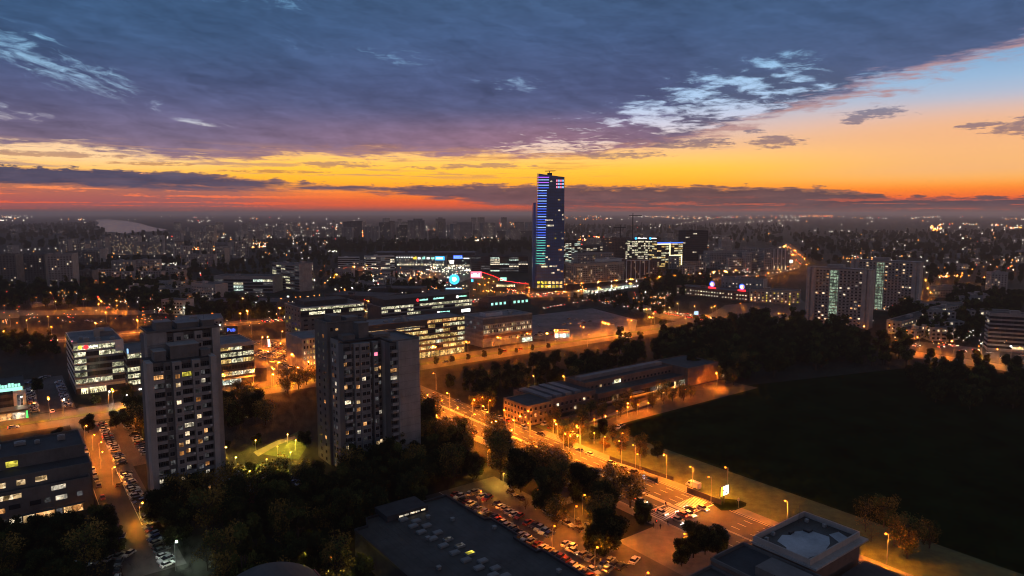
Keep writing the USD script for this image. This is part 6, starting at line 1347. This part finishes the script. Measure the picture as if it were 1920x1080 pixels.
person(1225, 990, 20, 'person in dark clothes walking on the square toward the crossing, left of the signal pole'); person(1238, 992, 200, 'person in dark clothes standing at the kerb beside the signal pole'); person(1252, 985, 60, 'person in dark clothes at the near end of the zebra crossing')
s_, t_ = st(1045, 952); b = thing('kiosk', 'small dark roofed kiosk with an orange lit wall among the trees by the boulevard', 'kiosk', s_, t_); MB().box(0, 9, 0, 6, 0, 3).put(b, 'wall', 'render_beige'); MB().hexa([(-.8, -.8, 3), (9.8, -.8, 3), (-.8, 6.8, 3), (9.8, 6.8, 3), (2.5, 2.5, 4.6), (6.5, 2.5, 4.6), (2.5, 3.5, 4.6), (6.5, 3.5, 4.6)]).put(b, 'roof', 'roof_tile')
s_, t_ = st(444, 952); b = thing('lit_wall_hall', 'low hall with a red and yellow lit wall right of the left tower', 'hall', s_, t_)
MB().box(0, 6, 0, 22, 0, 4).put(b, 'wall', 'gable_red'); MB().hexa([(-.5, -.5, 4), (6.5, -.5, 4), (-.5, 22.5, 4), (6.5, 22.5, 4), (-.5, -.5, 4.3), (6.5, -.5, 5.3), (-.5, 22.5, 4.3), (6.5, 22.5, 5.3)]).put(b, 'roof', 'roof_pale')
for px, py in ((440, 945), (452, 962), (428, 915)): lamp(px, py, 'park', 'low lamp lighting the red wall right of the left tower', 'lamps at the red wall')
lamp(275, 962, 'park', 'low lamp at the left foot of the left tower'); lamp(646, 912, 'park', 'low lamp at the left foot of the middle tower')

# ------------------------------------------------------------------ lights of the far plain: one object for each kind of light
rf = np.random.default_rng(9); OCT = np.array([(1, 0, 0), (-1, 0, 0), (0, 1, 0), (0, -1, 0), (0, 0, 1), (0, 0, -1.0)]); OF = np.array([(0, 2, 4), (2, 1, 4), (1, 3, 4), (3, 0, 4), (2, 0, 5), (1, 2, 5), (3, 1, 5), (0, 3, 5)])
bags = {'white': MB(), 'orange': MB(), 'red': MB()}


def far_light(px, py, kind, size=1.0):
    z = rf.uniform(4, 9); x, y = ground_at(px, max(py, 403.0), z); r = math.hypot(x, y) / FPX * .80 * size
    bags[kind].add(OCT * r + (x, y, z), OF)


def sprinkle(n, poly, mix=(.62, .3, .08), size=(.6, 1.25)):
    P = sg.Polygon(poly); x0, y0, x1, y1 = P.bounds; k = 0
    cen = [(rf.uniform(x0, x1), rf.uniform(y0, y1)) for _ in range(max(2, n // 9))]; sx, sy = max(5, (x1 - x0) * .03), max(.6, (y1 - y0) * .05)
    while k < n:
        px, py = rf.uniform(x0, x1), rf.uniform(y0, y1)
        if rf.random() < .66: c = cen[rf.integers(len(cen))]; px, py = c[0] + rf.normal() * sx, c[1] + rf.normal() * sy
        if P.contains(sg.Point(px, py)): far_light(px, py, rf.choice(['white', 'orange', 'red'], p=mix), rf.uniform(*size)); k += 1


sprinkle(80, [(1050, 412), (1920, 412), (1920, 440), (1050, 440)], (.7, .24, .06)); sprinkle(150, [(1060, 404.5), (1600, 403.5), (1600, 409), (1060, 412)], (.55, .4, .05), (.7, 1.5)); sprinkle(60, [(1480, 404), (1920, 404), (1920, 412), (1480, 408)], (.6, .35, .05))
sprinkle(42, [(1495, 404), (1562, 404), (1562, 406), (1495, 406)], (.2, .6, .2), (1.0, 1.7)); sprinkle(40, [(0, 403.6), (60, 403.6), (60, 414), (0, 414)], (.85, .1, .05), (.9, 1.5)); sprinkle(50, [(60, 404), (700, 404), (700, 418), (60, 418)], (.7, .2, .1))
sprinkle(240, [(0, 455), (320, 440), (640, 425), (640, 480), (330, 500), (0, 500)], (.72, .22, .06)); sprinkle(260, [(470, 420), (960, 412), (990, 450), (700, 458), (470, 460)], (.74, .2, .06)); sprinkle(60, [(650, 428), (690, 424), (690, 442), (640, 446)], (.2, .6, .2), (.9, 1.6)); sprinkle(40, [(860, 446), (940, 442), (940, 452), (870, 454)], (.6, .35, .05), (.9, 1.4))
sprinkle(80, [(330, 466), (520, 452), (560, 456), (420, 470)], (.4, .45, .15), (.9, 1.6)); sprinkle(110, [(1060, 440), (1300, 430), (1480, 440), (1480, 500), (1340, 500), (1060, 470)], (.7, .22, .08)); sprinkle(36, [(1085, 440), (1135, 444), (1130, 452), (1085, 450)], (.25, .45, .3), (.9, 1.5)); sprinkle(150, [(1500, 436), (1920, 430), (1920, 500), (1740, 520), (1500, 480)], (.62, .3, .08))
sprinkle(160, [(620, 500), (890, 500), (890, 545), (640, 555), (600, 530)], (.7, .2, .1)); sprinkle(110, [(800, 500), (882, 498), (882, 512), (800, 512)], (.96, .02, .02), (.8, 1.2)); sprinkle(120, [(150, 500), (380, 500), (380, 560), (200, 570), (100, 545)], (.5, .36, .14)); sprinkle(60, [(880, 515), (1000, 530), (1000, 552), (880, 545)], (.4, .35, .25)); sprinkle(120, [(1610, 580), (1920, 540), (1920, 655), (1720, 650), (1640, 640)], (.7, .22, .08), (.45, .9)); sprinkle(30, [(1745, 424), (1766, 420), (1766, 432), (1748, 434)], (.1, .9, 0), (1, 1.8)); sprinkle(30, [(1690, 498), (1900, 500), (1900, 520), (1700, 520)], (.3, .6, .1), (.9, 1.4)); sprinkle(50, [(1740, 420), (1920, 418), (1920, 432), (1740, 430)], (.7, .25, .05), (.8, 1.3)); sprinkle(50, [(1560, 480), (1640, 478), (1700, 488), (1580, 492)], (.7, .2, .1), (.7, 1.2)); sprinkle(50, [(1340, 490), (1480, 500), (1440, 530), (1300, 520)], (.7, .2, .1), (.7, 1.1)); sprinkle(24, [(614, 470), (632, 470), (632, 472), (614, 472)], (1, 0, 0), (1, 1.5)); sprinkle(50, [(290, 520), (340, 560), (320, 600), (285, 595)], (.6, .2, .2), (.6, 1.1))
sprinkle(110, [(0, 545), (330, 560), (330, 605), (0, 610)], (.35, .45, .2), (.45, .9)); sprinkle(90, [(330, 550), (620, 545), (620, 605), (440, 612), (340, 600)], (.7, .2, .1), (.45, .85)); sprinkle(80, [(640, 545), (900, 552), (900, 562), (640, 590)], (.7, .2, .1), (.4, .8)); sprinkle(90, [(1060, 545), (1260, 545), (1260, 575), (1060, 560)], (.4, .45, .15), (.45, .9))


def line_lights(p0, p1, n, kind, size=1.0, jit=.6):
    for k in range(n):
        f = (k + rf.uniform(.2, .8)) / n; far_light(p0[0] + (p1[0] - p0[0]) * f, p0[1] + (p1[1] - p0[1]) * f + rf.uniform(-jit, jit), kind, size * rf.uniform(.7, 1.1))


for a, b, n, kd in (((150, 510), (236, 512), 16, 'orange'), ((330, 467), (520, 453), 34, 'orange'), ((340, 469), (500, 457), 20, 'white'), ((1472, 457), (1512, 488), 9, 'orange'), ((1200, 430), (1330, 412), 16, 'white'), ((0, 545), (130, 549), 10, 'orange'), ((0, 470), (200, 462), 14, 'white'), ((640, 440), (700, 430), 14, 'orange'), ((1340, 420), (1480, 412), 16, 'white'), ((1700, 505), (1900, 498), 16, 'orange'), ((870, 452), (936, 450), 14, 'white'), ((1560, 486), (1640, 482), 10, 'orange'), ((520, 560), (620, 552), 8, 'orange'), ((745, 517), (880, 512), 14, 'white'), ((900, 545), (1000, 552), 12, 'orange'), ((1060, 520), (1100, 542), 8, 'orange'), ((1245, 515), (1420, 510), 14, 'white')): line_lights(a, b, n, kd)
for kind, mat, nm in (('white', 'white_far', 'distant_white_lamps'), ('orange', 'sodium_far', 'distant_orange_lamps'), ('red', 'red_far', 'distant_red_lamps')):
    tag(bags[kind].put(None, nm, mat), f'countless small {kind} lights of the far city and plain', None, None, 'stuff')

# ------------------------------------------------------------------ dusk haze over the plain
g = NG(); hz = g.n('principled_volume', 'volume', color=(.90, .78, .74), density=HAZE, anisotropy=.55)
M['dusk_haze'] = g.make('dusk_haze', volume=hz)
tag(MB().box(-72000, 72000, -72000, 72000, -1.5, 176).put(None, 'haze', 'dusk_haze'), 'thin dusk haze over the plain', None, None, 'stuff')
